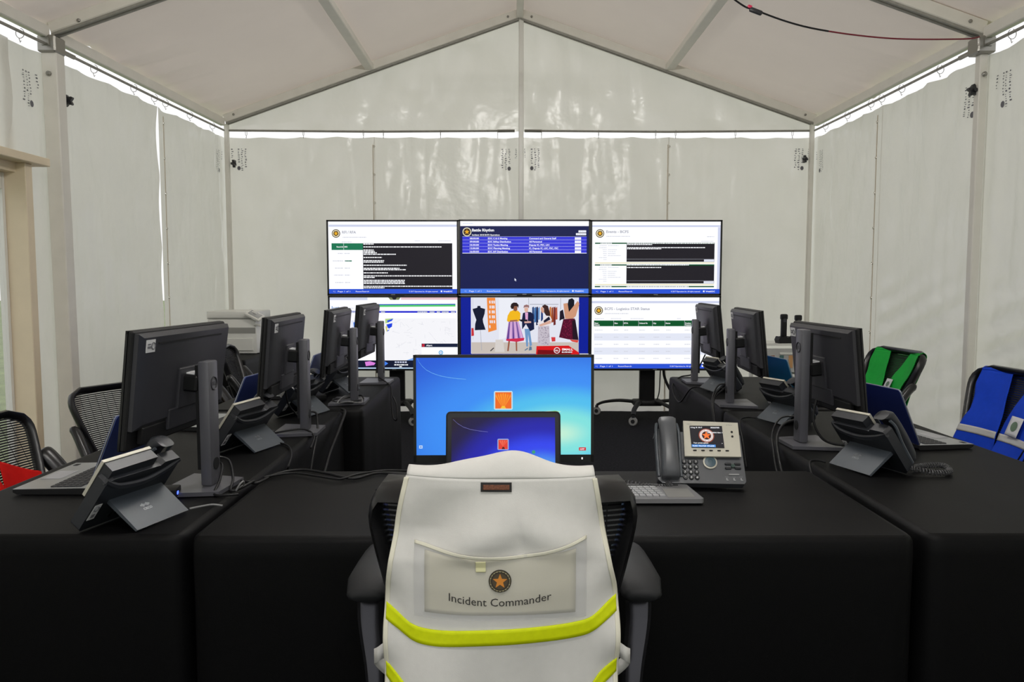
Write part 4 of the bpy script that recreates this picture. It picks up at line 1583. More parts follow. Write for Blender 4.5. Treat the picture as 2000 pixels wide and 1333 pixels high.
        for dy in (0.006, -0.009):
            MB().lathe([(0.0035, 0), (0.0035, 0.002)], 10, 0, B @ Matrix.Translation((x1 - 0.016, 0.155 + dy, 0.016))).build('line_key', BLACKM, hd_)
        hdg = MB()
        vs, fs, tw = text_mesh('CISCO', False)
        hdg.add([(x0 + 0.012 + x * 0.0035, 0.185 + y * 0.0035, 0.0168) for x, y in vs], fs, 0, B)
        vs, fs, tw = text_mesh('IP Phone', False)
        hdg.add([(x1 - 0.03 + x * 0.0035, 0.183 + y * 0.0035, 0.0168) for x, y in vs], fs, 0, B)
        hdg.build('bezel_lettering', INK, hd_, smooth=0)
        nv = MB().lathe([(0.021, 0), (0.021, 0.006), (0.017, 0.007)], 24, 0, B @ Matrix.Translation((sx + 0.004, 0.066, 0.0))).build('navigation_ring', SILVER, t)
        nb = MB().lathe([(0.0165, 0.005), (0.0165, 0.0095), (0.007, 0.0105), (0.0065, 0.0095)], 24, 0, B @ Matrix.Translation((sx + 0.004, 0.066, 0.0))).build('navigation_pad', mat('teal_key', srgb(60, 84, 96), 0.35), t)
        KEYD = mat('dark_phone_key', srgb(34, 36, 40), 0.35)
        first = None
        for r in range(4):
            for c in range(3):
                M_ = B @ Matrix.Translation((x0 - 0.004 + c * 0.0172, 0.068 - r * 0.0168, 0.0))
                if first is None:
                    first = MB().lathe([(0.0072, 0), (0.0072, 0.004), (0.0056, 0.0052)], 14).build('number_key', KEYD, t)
                    o = first
                else:
                    o = share(first)
                    o.parent = t
                o.matrix_local = M_
                d_ = MB()
                vs, fs, tw = text_mesh('123456789*0#'[r * 3 + c], True)
                d_.add([(x * 0.006 - tw * 0.003, y * 0.006 - 0.003, 0.0054) for x, y in vs], fs)
                d_.build('digit', STICK, o, smooth=0)
        for i, (dx, dy) in enumerate(((0, 0), (0.028, 0), (0, -0.0135), (0.028, -0.0135))):
            MB().box((x1 - 0.036 + dx, 0.062 + dy, 0.002), (0.019, 0.0075, 0.005), 0, B, 0.002, 1).build('function_key', KEYD, t)
        MB().lathe([(0.006, 0), (0.006, 0.006)], 14, 0, B @ Matrix.Translation((x1 - 0.022, 0.0555, 0))).build('help_key', mat('dark_green_key', srgb(34, 62, 54), 0.4), t)
        MB().box((x1 - 0.022, 0.0285, 0.002), (0.032, 0.005, 0.004), 0, B, 0.0015, 1).build('volume_key', KEYL, t)
        ic = MB()
        for i in range(3):
            ic.box((x1 - 0.044 + i * 0.021, 0.014, 0.0006), (0.004, 0.0075, 0.0012), 0, B)
            ic.box((x1 - 0.042 + i * 0.021, 0.011, 0.0006), (0.006, 0.0025, 0.0012), 0, B)
            ic.box((x1 - 0.044 + i * 0.021, 0.0215, 0.0005), (0.011, 0.0008, 0.001), 0, B)
        ic.build('key_icons', KEYL, t)
    if coil:
        cpts = spline(coil, 60)
        n = len(cpts)
        hel = []
        for i, p in enumerate(cpts):
            q = cpts[min(i + 1, n - 1)] - cpts[max(i - 1, 0)]
            q.normalize()
            u = q.cross(Vector((0, 0, 1))).normalized()
            v = q.cross(u)
            a = i * 0.85
            hel.append(p + (u * math.cos(a) + v * math.sin(a)) * 0.0075)
        MB().tube(hel, 0.0022, 5).build('coiled_cord', mat('grey_coil_cord', srgb(70, 70, 72), 0.4), t)
    return t


desk_phone('dark desk phone nearest the camera on the left table, seen from behind', (-1.003, 1.985, ON), R(-107.6))
desk_phone('second desk phone on the left table, before the laptop lid coloured with a blue reflection', (-1.0, 2.865, ON), R(-107))
desk_phone('third desk phone on the left table, behind the second monitor stand', (-1.0, 3.62, ON), R(-107))
desk_phone('farthest desk phone on the left table', (-0.99, 4.36, ON), R(-100))
desk_phone('dark desk phone with coiled cord on the near right table', (1.212, 2.551, ON), R(109),
           coil=[(-0.12, -0.03, 0.02), (-0.16, -0.08, 0.011), (-0.17, -0.14, 0.011), (-0.10, -0.19, 0.011), (-0.08, -0.13, 0.011), (-0.1, -0.06, 0.013)])
desk_phone('second desk phone on the right table, left of the nearest monitor stand', (1.243, 3.426, ON), R(108))
desk_phone('farthest desk phone on the right table', (1.225, 4.42, ON), R(104))
desk_phone('desk phone with silver bezel and lit star screen facing the camera', (0.572, 2.312, ON), R(-3.5), True, 0.258,
           [(-0.1, -0.045, 0.02), (-0.1, -0.07, 0.012), (-0.16, -0.065, 0.0125), (-0.24, -0.02, 0.0115), (-0.3, 0.0, 0.0115)])

# ------------------------------------------------------------------ keyboard on the front table
kbd = thing('keyboard', 'slim grey keyboard with touch area beside the vest-draped chair', 'keyboard', (0.365, 2.19, ON), R(0))
MB().prism([(-0.185, -0.08), (0.165, -0.08), (0.172, -0.072), (0.158, 0.075), (0.148, 0.082), (-0.185, 0.082)], 'z', 0.003, 0.015).build('case', GREYK, kbd)
key = None
for r in range(5):
    for c in range(13):
        if key is None:
            key = MB().box((0, 0, 0), (0.0155, 0.0175, 0.004)).build('key', KEYL, kbd)
            o = key
        else:
            o = share(key)
            o.parent = kbd
        o.location = (-0.172 + c * 0.0185 + r * 0.003, 0.04 - r * 0.022, 0.0165)
MB().box((0.113, -0.018, 0.0155), (0.075, 0.09, 0.001)).build('touch_area', mat('mid_grey_pad', srgb(134, 133, 130), 0.35), kbd)
MB().box((-0.01, 0.066, 0.016), (0.28, 0.004, 0.002)).build('trim_strip', BLACKM, kbd)
# ------------------------------------------------------------------ mesh-backed office chairs
class Chair:
    """faces +Y; the backrest leans away to -Y"""

    def __init__(s, label, loc, rz, zb=0.46, lean=9, bw=0.5, L=0.56, arms=True, pad_z=None, seat_d=0.36, base_y=-0.12, band=1.25, arm_back=False):
        s.t = thing('office_chair', label, 'chair', loc, rz, 'black mesh-backed office chairs')
        s.zb, s.lean, s.bw, s.L = zb, R(lean), bw, L
        t = s.t
        # frame: flattened tube round the outline of the back
        half = []
        for i in range(25):
            q = i / 24
            half.append((s.hw(q), q))
        ins = 0.019 * (band - 1.25)
        half = [(x - ins, q if q < 0.99 else q - ins / L) for x, q in half]
        loop = [(x, q) for x, q in half] + [(-x, q) for x, q in reversed(half)]
        pts = [s.S(x, q, 0) for x, q in loop]
        MB().tube(pts, 0.019, 8, closed=True, sq=(band, 0.75)).build('back_frame', BLACKP, t, smooth=1.2)
        # woven suspension: narrow horizontal ribs
        mb = MB()
        n = int(L / 0.0105)
        for k in range(2, n - 1):
            q = k / n
            h = s.hw(q) - 0.008
            if h < 0.03:
                continue
            seg = 8
            vs, fs = [], []
            for j in range(seg + 1):
                x = -h + 2 * h * j / seg
                for dq in (-0.0034 / L, 0.0034 / L):
                    vs.append(s.S(x, q + dq, 0.0))
            for j in range(seg):
                fs.append((2 * j, 2 * j + 2, 2 * j + 3, 2 * j + 1))
            mb.add(vs, fs)
        for x in [-0.2 + 0.05 * i for i in range(9)]:
            for k in range(14):
                q0, q1 = 0.06 + 0.88 * k / 14, 0.06 + 0.88 * (k + 1) / 14
                if abs(x) > s.hw(q0) - 0.02 or abs(x) > s.hw(q1) - 0.02:
                    continue
                mb.add([s.S(x - 0.0012, q0, 0.001), s.S(x + 0.0012, q0, 0.001), s.S(x + 0.0012, q1, 0.001), s.S(x - 0.0012, q1, 0.001)], [(0, 1, 2, 3)])
        tag(mb.build('back_mesh', MESHB, t, smooth=0), None, kind='stuff')
        # lumbar bar and spine
        MB().tube([s.S(-s.hw(0.3), 0.3, -0.03), s.S(-0.1, 0.3, -0.05), s.S(0.1, 0.3, -0.05), s.S(s.hw(0.3), 0.3, -0.03)], 0.013, 8).build('lumbar_bar', BLACKM, t)
        sp = spline([s.S(0, 0.5, -0.045), s.S(0, 0.2, -0.06), (0, -0.14, zb - 0.05), (0, -0.03, zb - 0.09)], 6)
        MB().tube(sp, 0.026, 8, sq=(1.3, 0.7)).build('spine', BLACKM, t)
        # seat
        sm = MB()
        sm.box((0, -0.17 + seat_d / 2, zb - 0.03), (0.46, seat_d, 0.05), 0, None, 0.022, 3)
        sm.build('seat', SEATB, t)
        MB().box((0, base_y, zb - 0.085), (0.2, 0.18, 0.06), 0, None, 0.015, 2).build('tilt_mechanism', BLACKM, t)
        O_ = Vector((0, base_y, 0))
        MB().lathe([(0.03, 0.09), (0.03, max(0.14, zb - 0.25)), (0.018, max(0.14, zb - 0.25)), (0.018, zb - 0.1)], 14, 0, Matrix.Translation(O_)).build('gas_lift', BLACKM, t)
        # five-star base
        for k in range(5):
            a = 2 * PI * k / 5 + 0.3
            d = Vector((math.cos(a), math.sin(a), 0))
            MB().tube([O_ + d * 0.02 + Vector((0, 0, 0.115)), O_ + d * 0.14 + Vector((0, 0, 0.105)), O_ + d * 0.26 + Vector((0, 0, 0.08))], [0.028, 0.024, 0.018], 8, sq=(0.8, 1.0)).build('base_leg', BLACKM, t)
            M = Matrix.Translation(O_ + d * 0.265 + Vector((0, 0, 0.028))) @ Matrix.Rotation(a + 0.6, 4, 'Z') @ Matrix.Rotation(R(90), 4, 'X')
            c = MB().lathe([(0.012, -0.02), (0.026, -0.018), (0.0275, -0.006), (0.0275, 0.006), (0.026, 0.018), (0.012, 0.02)], 14, 0, M)
            c.tube([O_ + d * 0.265 + Vector((0, 0, 0.05)), O_ + d * 0.262 + Vector((0, 0, 0.08))], 0.008, 6)
            c.build('caster', KNOB, t)
        if arms and not pad_z:                                  # arms folded up beside the back
            for sx in (-1, 1):
                A = [s.S(sx * 0.25, 0.02, -0.01), s.S(sx * 0.285, 0.14, 0.03), s.S(sx * 0.295, 0.3, 0.035), s.S(sx * 0.295, 0.48, 0.02), s.S(sx * 0.29, 0.62, 0.0), s.S(sx * 0.288, 0.68, -0.02)]
                if arm_back:
                    A = [s.S(sx * 0.23, 0.02, -0.01), s.S(sx * 0.24, 0.14, -0.05), s.S(sx * 0.25, 0.35, -0.10), s.S(sx * 0.265, 0.6, -0.12), s.S(sx * 0.27, 0.78, -0.11), s.S(sx * 0.27, 0.84, -0.11)]
                pts = spline([v for v in A], 5)
                n_ = len(pts)
                rr = [0.018 + 0.020 * min(1, max(0, (i / n_ - 0.15) / 0.25)) for i in range(n_)]
                rr[-1], rr[-2], rr[-3] = 0.012, 0.026, 0.034
                MB().tube(pts, rr, 10, sq=(0.6, 1.0)).build('folded_arm', BLACKP, t, smooth=1.4)
                MB().lathe([(0.022, -0.03), (0.026, -0.02), (0.026, 0.02), (0.022, 0.03)], 12, 0, Matrix.Translation(s.S(sx * 0.245, 0.03, -0.01)) @ Matrix.Rotation(R(90), 4, 'Y')).build('arm_pivot', BLACKP, t)
        elif arms:
            pz = pad_z or zb + 0.265
            for sx in (-1, 1):
                x = sx * 0.285
                pad = MB()
                vs, fs = [], []
                prof = [(-0.135, 0.030), (-0.125, 0.042), (-0.08, 0.048), (0.0, 0.046), (0.07, 0.042), (0.11, 0.036), (0.125, 0.02)]
                n = 12
                for (yy, w) in prof:
                    for j in range(n):
                        a = 2 * PI * j / n
                        hh = 0.016 if -0.13 < yy < 0.12 else 0.010
                        vs.append((x + w * math.copysign(abs(math.cos(a)) ** 0.7, math.cos(a)), yy, pz + hh * math.sin(a) - (0.018 if yy < -0.12 else 0.008 if yy < -0.1 else 0)))
                for i in range(len(prof) - 1):
                    for j in range(n):
                        fs.append((i * n + j, i * n + (j + 1) % n, (i + 1) * n + (j + 1) % n, (i + 1) * n + j))
                fs += [tuple(range(n)), tuple((len(prof) - 1) * n + j for j in range(n))]
                pad.add(vs, fs)
                pad.build('arm_pad', mat('soft_arm_pad', srgb(30, 31, 33), 0.6, spec=0.3, noise_amt=0.06, noise_scale=300), t, smooth=1.2)
                pts = spline([(sx * 0.287, -0.06, pz - 0.01), (sx * 0.283, -0.1, pz - 0.08), (sx * 0.268, -0.135, pz - 0.16), (sx * 0.262, -0.155, pz - 0.22)], 5)
                MB().tube(pts, [0.026 - 0.010 * i / 15 for i in range(16)], 8, sq=(1.15, 0.7)).build('arm_support', CHROME if pad_z else BLACKP, t)
                ap = MB().lathe([(0.024, -0.035), (0.03, -0.03), (0.03, 0.03), (0.024, 0.035)], 14, 0, Matrix.Translation((sx * 0.258, -0.16, pz - 0.235)) @ Matrix.Rotation(R(90), 4, 'Y'))
                ap.tube([(sx * 0.26, -0.16, pz - 0.235), (sx * 0.2, -0.15, pz - 0.24), (0, -0.14, max(zb - 0.06, pz - 0.26))], 0.016, 8)
                ap.build('arm_pivot', BLACKP, t)

    def hw(s, q):
        """half width of the back at height fraction q"""
        w = s.bw / 2
        if q > 0.86:
            k = (q - 0.86) / 0.14
            return (w - 0.075) + 0.075 * math.sqrt(max(0.0, 1 - k ** 2.6)) if k < 1 else w - 0.075
        if q > 0.05:
            k = (0.86 - q) / 0.81
            return w - (w - 0.155) * (k ** 1.15)
        return 0.155 - 0.06 * (0.05 - q) / 0.05

    def S(s, x, q, off=0.0):
        """point of the back surface; off>0 towards the sitter"""
        z = s.zb + q * s.L * math.cos(s.lean)
        y = -0.18 - q * s.L * math.sin(s.lean)
        y += 0.045 * (x / 0.25) ** 2 + 0.012 * math.sin(q * 3.0) * (1 - abs(x) / 0.3)
        n = Vector((0, math.cos(s.lean), math.sin(s.lean)))
        return Vector((x, y, z)) + n * off


# --- the commander's chair in the foreground and the white vest on it
ch = Chair('black mesh chair in the foreground wearing the white vest', (-0.012, 1.695, 0), 0.0, 0.447, 8, 0.535, arms=True, pad_z=0.745, seat_d=0.29, base_y=-0.16, band=2.4)
VX = -0.020


def lerp_tab(tab, z):
    if z >= tab[0][0]:
        return tab[0][1]
    for (z0, a), (z1, b) in zip(tab, tab[1:]):
        if z >= z1:
            k = (z0 - z) / (z0 - z1)
            k = k * k * (3 - 2 * k)
            return a + (b - a) * k
    return tab[-1][1]


HWL = [(1.03, 0.171), (0.98, 0.183), (0.92, 0.194), (0.85, 0.205), (0.78, 0.214), (0.72, 0.216), (0.64, 0.214), (0.40, 0.215)]
HWR = [(1.03, 0.176), (0.98, 0.184), (0.92, 0.196), (0.85, 0.208), (0.78, 0.223), (0.72, 0.225), (0.64, 0.222), (0.40, 0.222)]
VTOP = 1.018


def vest_y(x, z):
    """back panel of the vest as it hangs on the chair"""
    y = 1.392 - 0.02 * min(1.0, (VTOP - z) / 0.2)
    e = abs(x) / 0.22
    y += 0.05 * e ** 3                                          # wraps round the edges of the back
    fz = max(0.0, min(1.0, (1.0 - z) / 0.1)) * max(0.0, min(1.0, (z - 0.86) / 0.06))
    y -= 0.030 * fz * math.sin((abs(x - 0.035 + 0.25 * (z - 0.93)) * 24) + (z - 0.9) * 24) * (0.45 + 0.4 * math.cos(x * 8 + 0.5) + 0.5 * noise.noise((x * 6, z * 6, 1.0)))   # slack folds under the collar
    y -= 0.006 * noise.noise((x * 9, z * 5, 2.0)) + 0.012 * noise.noise((x * 3.5, z * 2.2, 7.0))
    lo = max(0.0, min(1.0, (0.72 - z) / 0.1))
    y -= lo * 0.014 * noise.noise((x * 11, z * 1.6, 11.0)) - lo * 0.012 * math.sin(x * 13 + 0.6)
    side = max(0.0, (e - 0.78) / 0.22)
    y += side * 0.012 * math.sin(z * 42)
    return y


def VP(x, z, off=0.0):
    """x measured from the vest's middle"""
    return (VX + x, vest_y(x, z) - off, z)


vest = thing('safety_vest', 'white vest with yellow stripe and star badge hung on the foreground chair', 'vest', (0, 0, 0))
VESTW = mat('white_vest_cloth', srgb(224, 222, 218), 0.75, spec=0.2, trans=0.08, noise_amt=0.02, noise_scale=60, bump=0.12, bump_scale=700)


def back_panel(u, v):
    z = VTOP - 0.62 * v
    a, b = -lerp_tab(HWL, z), lerp_tab(HWR, z)
    x = a + (b - a) * u
    if v < 0.06:                                               # collar rises in the middle
        pass
    return VP(x, z)


MB().grid(back_panel, 70, 110).build('back_panel', VESTW, vest, smooth=3, solid=0.0025)


def roll(u, v):
    """the cloth folded over the top of the chair and the collar standing up behind"""
    x = -0.171 + 0.347 * u
    c = math.exp(-((x - 0.028) / 0.065) ** 2) + 0.35 * math.exp(-((x + 0.06) / 0.05) ** 2)
    top = 0.012 + 0.030 * c
    y0 = vest_y(x, VTOP)
    if v < 0.5:
        k = v / 0.5
        return (VX + x, y0 + 0.03 * (1 - math.cos(k * PI / 2)) + 0.012 * c * k, VTOP + top * math.sin(k * PI / 2))
    k = (v - 0.5) / 0.5
    return (VX + x * (1 - 0.1 * k), y0 + 0.03 + 0.012 * c + 0.028 * math.sin(k * PI / 2), VTOP + top - k * k * 0.13)


MB().grid(roll, 50, 24).build('collar', VESTW, vest, smooth=3, solid=0.0025)


def strip(name, path, w, m, off=0.002, n=60, vert=False):
    """flat tape along (x, z) points laid on the vest"""
    P_ = spline([(a, b, 0) for a, b in path], 10)
    vs, fs = [], []
    for i, p in enumerate(P_):
        for j in range(5):
            d = (j / 4 - 0.5) * w
            if vert:
                vs.append(VP(p.x + d, p.y, off))
            else:
                vs.append(VP(p.x, p.y + d, off))
    for i in range(len(P_) - 1):
        for j in range(4):
            fs.append((i * 5 + j, i * 5 + j + 1, i * 5 + j + 6, i * 5 + j + 5))
    return MB().add(vs, fs).build(name, m, vest, smooth=3, solid=0.0012)


BIND = mat('cream_binding_tape', srgb(226, 222, 204), 0.7)
strip('edge_binding', [(-lerp_tab(HWL, z) + 0.002, z) for z in (1.015, 0.95, 0.9, 0.85, 0.8, 0.75, 0.7, 0.6, 0.5)], 0.009, BIND, 0.0026, vert=True)
strip('edge_binding', [(lerp_tab(HWR, z) - 0.002, z) for z in (1.015, 0.95, 0.9, 0.85, 0.8, 0.75, 0.7, 0.6, 0.5)], 0.009, BIND, 0.0026, vert=True)
YEL = mat('fluorescent_yellow_tape', srgb(212, 224, 0), 0.6, spec=0.3, noise_amt=0.04, noise_scale=90)
strip('yellow_stripe', [(-0.2135, 0.7585), (-0.19, 0.746), (-0.16, 0.728), (-0.12, 0.724), (-0.05, 0.727), (0.02, 0.729), (0.09, 0.732), (0.14, 0.736), (0.17, 0.742), (0.2, 0.760), (0.221, 0.771)], 0.030, YEL, 0.003)
strip('yellow_stripe', [(-0.214, 0.648), (-0.19, 0.630), (-0.15, 0.60), (-0.1, 0.588), (0, 0.584), (0.1, 0.588), (0.16, 0.6), (0.19, 0.63), (0.222, 0.652)], 0.030, YEL, 0.003)
# clear sleeve with the printed card
SLEEVE = mat('clear_vinyl_sleeve', srgb(225, 225, 228), 0.15, spec=0.6, alpha=0.16)


def patch(name, x0, x1, z0, z1, m, off, r=0.0, top=None):
    def f(u, v):
        x = x0 + (x1 - x0) * u
        zt = z1 + (top(u) if top else 0)
        return VP(x, z0 + (zt - z0) * v, off)
    return MB().grid(f, 24, 14).build(name, m, vest, smooth=3, solid=0.001)


CARD = mat('ivory_card', srgb(206, 200, 178), 0.6)
patch('name_card', -0.137, 0.14, 0.771, 0.878, CARD, 0.004, top=lambda u: 0.006 - 0.012 * (1 - (2 * u - 1) ** 2) + 0.008 * u)
patch('clear_sleeve', -0.157, 0.160, 0.762, 0.892, SLEEVE, 0.0065, top=lambda u: 0.004 - 0.02 * (1 - (2 * u - 1) ** 2) + 0.012 * u)
strip('sleeve_hem', [(-0.157, 0.896), (-0.08, 0.884), (0, 0.877), (0.08, 0.886), (0.16, 0.91)], 0.006, BIND, 0.007)
patch('tape_scrap', -0.042, -0.024, 0.852, 0.872, mat('yellowed_tape', srgb(226, 222, 176), 0.3), 0.0075)
emb = Flat(-1, -1, 1, 1, 0.042, 0.042, 0.0004)
DKI = mat('dark_badge_ink', srgb(46, 40, 30), 0.6)
OLI = mat('olive_badge_ink', srgb(120, 112, 84), 0.6)
ORI = mat('orange_badge_ink', srgb(208, 132, 44), 0.6)
emb.disc(0, 0, 0.98, DKI, 30)
emb.disc(0, 0, 0.88, OLI, 30)
emb.disc(0, 0, 0.8, DKI, 30)
emb.disc(0, 0, 0.68, mat('brown_badge_ink', srgb(74, 62, 44), 0.6), 30)
emb.star(0, 0, 0.66, ORI)
for k in range(20):
    a = 2 * PI * k / 20
    if k in (0, 10):
        continue
    emb.rect(0.84 * math.cos(a) - 0.035, 0.84 * math.sin(a) - 0.035, 0.84 * math.cos(a) + 0.035, 0.84 * math.sin(a) + 0.035, mat('pale_badge_ink', srgb(200, 190, 150), 0.6), 1 if k == 1 else 0)
emb.build('star_badge', vest, mapfn=lambda x, z, o: VP(x + 0.002, z + 0.836, 0.0078 + o))
vs, fs, tw = text_mesh('Incident Commander', False)
k = 0.186 / tw
MB().add([VP(x * k - 0.091, y * 0.0152 + 0.788 + 0.010 * ((x * k - 0.093) / 0.093) ** 2 + 0.0025 * (x * k / 0.186), 0.0078) for x, y in vs], fs).build('card_lettering', mat('card_ink', srgb(44, 42, 42), 0.6), vest, smooth=0)
# woven label below the collar
patch('woven_label', -0.033, 0.023, 0.996, 1.013, mat('black_label_edge', srgb(28, 26, 26), 0.6), 0.004)
patch('label_print', -0.029, 0.019, 1.0, 1.009, mat('brown_label_cloth', srgb(112, 66, 44), 0.6, noise_amt=0.4, noise_scale=300), 0.0055)
# side straps
for sx in (-1, 1):
    z0 = 0.70
    x = sx * (lerp_tab(HWR if sx > 0 else HWL, z0) - 0.01)
    pts = spline([(VX + x, 1.47, 0.672), (VX + x + sx * 0.030, 1.46, 0.655), (VX + x + sx * 0.043, 1.5, 0.628), (VX + x + sx * 0.01, 1.475, 0.615), (VX + x - sx * 0.03, 1.46, 0.612)], 8)
    vs, fs = [], []
    for p in pts:
        vs += [tuple(p + Vector((0, 0, -0.015))), tuple(p + Vector((0, 0, 0.015)))]
    for i in range(len(pts) - 1):
        fs.append((2 * i, 2 * i + 2, 2 * i + 3, 2 * i + 1))
    MB().add(vs, fs).build('side_strap', VESTW, vest, smooth=3, solid=0.0015)


# --- chairs along the two side tables, each with its vest
def front_vest(c, label, col, name, vgap=0.10, spread=0.34, stripe=None, badge=None, reach=(0.02, 0.97), slope=0.0):
    """vest worn by the chair back: two front halves meeting below a V neck, a back panel behind"""
    t = thing('safety_vest', label, 'vest', tuple(c.t.location), c.t.rotation_euler[2], 'coloured vests on the chairs')
    m = mat(name, col, 0.75, spec=0.2, noise_amt=0.05, noise_scale=40, bump=0.15, bump_scale=500, trans=0.05)
    q0, q1 = reach

    def xin(q):
        return max(0.004, vgap * (q - 0.45) / 0.5) if q > 0.45 else 0.004

    def xout(q):
        return c.hw(min(q, 0.86)) * (0.86 if q > 0.6 else 0.86 + spread * (0.6 - q) / 0.6) + 0.0

    def half(sx):
        def f(u, v):
            q = q0 + (q1 - (slope * u if sx < 0 else -slope * 0.4 * u) - q0) * v
            x = xin(q) + (xout(q) - xin(q)) * u
            o = 0.024 + 0.010 * noise.noise((x * 10 * sx, q * 5, 3.0 + sx)) + 0.008 * math.sin(q * 14 + sx) * (1 - q)
            return tuple(c.S(sx * x, q, o))
        return f
    for sx in (-1, 1):
        MB().grid(half(sx), 24, 40).build('front_panel', m, t, smooth=3, solid=0.0025)

        def over(u, v, sx=sx):
            x = xin(q1) + (xout(q1) - xin(q1)) * u
            a = v * PI
            return tuple(c.S(sx * x, q1 + 0.045 * math.sin(a), 0.024 * math.cos(a)))
        if not slope:
            MB().grid(over, 10, 10).build('shoulder', m, t, smooth=3, solid=0.0025)

    def bk(u, v):
        q = q0 + (q1 - q0) * v
        x = (2 * u - 1) * xout(q)
        return tuple(c.S(x, q, -0.026 - 0.05 * (1 - v) - 0.006 * noise.noise((x * 9, q * 4, 5))))
    if not slope:
        MB().grid(bk, 20, 24).build('back_panel', m, t, smooth=3, solid=0.0025)
    if stripe:
        qs, wq, mm = stripe
        for sx in (-1, 1):
            def sf(u, v, sx=sx):
                q = qs + wq * (v - 0.5)
                x = xin(q) + (xout(q) - xin(q)) * u
                o = 0.024 + 0.010 * noise.noise((x * 10 * sx, q * 5, 3.0 + sx)) + 0.008 * math.sin(q * 14 + sx) * (1 - q) + 0.0035
                return tuple(c.S(sx * x, q, o))
            MB().grid(sf, 20, 4).build('reflective_stripe', mm, t, smooth=3, solid=0.001)
    if badge:
        bx0, bq0, bx1, bq1 = badge
        f = lambda x, q, o: tuple(c.S(x, q, 0.040 + o))
        MB().grid(lambda u, v: f(bx0 + (bx1 - bx0) * u, bq0 + (bq1 - bq0) * v, 0), 6, 6).build('badge_card', STICK, t, smooth=3, solid=0.001)
        d = MB()
        cx_, cq = (bx0 + bx1) / 2, (bq0 + bq1) / 2
        r = abs(bx1 - bx0) * 0.26
        d.add([f(cx_ + r * math.cos(2 * PI * i / 16), cq + r / c.L * math.sin(2 * PI * i / 16), 0.002) for i in range(16)], [tuple(range(16))])
        d.build('badge_print', mat('green_badge_ink', srgb(96, 120, 96), 0.6), t, smooth=0)
    return t


SLV = mat('silver_reflective_tape', srgb(200, 198, 192), 0.4, 0.1)
c1 = Chair('black mesh chair with red vest at the left edge of the picture', (-1.71, 2.97, 0), -R(90), 0.315, 22, 0.54, seat_d=0.3)
front_vest(c1, 'red vest on the chair at the left edge', srgb(214, 22, 16), 'red_vest_cloth', reach=(0.05, 0.68), vgap=0.05, slope=0.16)
c2 = Chair('bare black mesh chair behind the nearest left monitor', (-1.80, 3.98, 0), -R(116), 0.30, 22, 0.54, seat_d=0.3)
c3 = Chair('black mesh chair with yellow vest behind the left laptops', (-1.70, 4.85, 0), -R(90), 0.36, 22, 0.52, seat_d=0.3)
front_vest(c3, 'yellow vest on the third chair along the left table', srgb(246, 186, 16), 'yellow_vest_cloth', badge=(0.06, 0.3, 0.13, 0.44))
c4 = Chair('black chair farthest back on the left, near the printer', (-1.75, 5.7, 0), -R(80), 0.37, 20, 0.54, seat_d=0.3)
c5 = Chair('black mesh chair with green vest behind the right monitors', (1.99, 4.66, 0), R(94), 0.45, 25, 0.55, seat_d=0.3)
front_vest(c5, 'green vest with white badge on the chair behind the right laptops', srgb(30, 164, 62), 'green_vest_cloth', badge=(-0.085, 0.53, -0.02, 0.65))
c6 = Chair('black mesh chair with blue vest at the right edge of the picture', (1.99, 3.50, 0), R(92), 0.44, 22, 0.58, seat_d=0.3, arm_back=True)
front_vest(c6, 'royal blue vest with silver stripe on the chair at the right edge', srgb(20, 66, 196), 'blue_vest_cloth', stripe=(0.43, 0.06, SLV), badge=(-0.15, 0.46, -0.06, 0.62), spread=0.75, vgap=0.07)
# ------------------------------------------------------------------ cables
CT = 0.767


def cable(label, pts, r=0.0035, m=None, name='cable'):
    o = MB().tube(spline(pts, 8), r, 6).build(name, m or CABLE, None, smooth=2)
    return tag(o, label, 'cable', 'loose cables on and around the tables')


def on(pts, z=CT):
    return [(x, y, z) if len(q) == 0 else (x, y, q[0]) for (x, y, *q) in pts]


cable('black cable running along the far edge of the front table', on([(-0.87, 2.40), (-0.827, 2.352), (-0.79, 2.33), (-0.764, 2.33), (-0.744, 2.43), (-0.68, 2.49), (-0.581, 2.441), (-0.486, 2.376), (-0.419, 2.448), (-0.316, 2.414), (-0.235, 2.41)]), 0.0045)
cable('thinner wavy cable beside the one along the front table edge', on([(-0.765, 2.38), (-0.695, 2.435), (-0.602, 2.396), (-0.523, 2.36), (-0.48, 2.42), (-0.39, 2.47), (-0.25, 2.44)], CT + 0.003), 0.0035)
cable('cable looping from the nearest left monitor stand to the table corner', on([(-0.905, 2.335, 0.84), (-0.88, 2.345, 0.82), (-0.86, 2.27, 0.79), (-0.85, 2.2), (-0.81, 2.19), (-0.78, 2.2)]), 0.004)
cable('second cable looping from the nearest left monitor stand', on([(-0.9, 2.335, 0.845), (-0.865, 2.36, 0.83), (-0.835, 2.31, 0.785), (-0.82, 2.246), (-0.80, 2.25), (-0.775, 2.32, 0.775)]), 0.004)
cable('pale twisted tie on the cables at the left table corner', on([(-0.80, 2.235), (-0.79, 2.24, 0.785), (-0.785, 2.255, 0.79), (-0.79, 2.27, 0.775), (-0.8, 2.26)]), 0.003, CABLE_G, 'cable_tie')
cable('cable from the second left monitor dropping over the table edge', on([(-0.84, 3.2, 0.84), (-0.81, 3.22, 0.83), (-0.80, 3.2, 0.79), (-0.79, 3.16), (-0.775, 3.08, 0.755), (-0.765, 2.98, 0.70), (-0.765, 2.85, 0.55), (-0.76, 2.6, 0.45)]), 0.005)
cable('grey-edged cable from the left cable heap falling between the tables', on([(-0.80, 3.66, 0.775), (-0.77, 3.60, 0.77), (-0.765, 3.45, 0.72), (-0.76, 3.25, 0.66), (-0.74, 3.0, 0.60), (-0.72, 2.75, 0.64), (-0.70, 2.56, 0.72)]), 0.006)
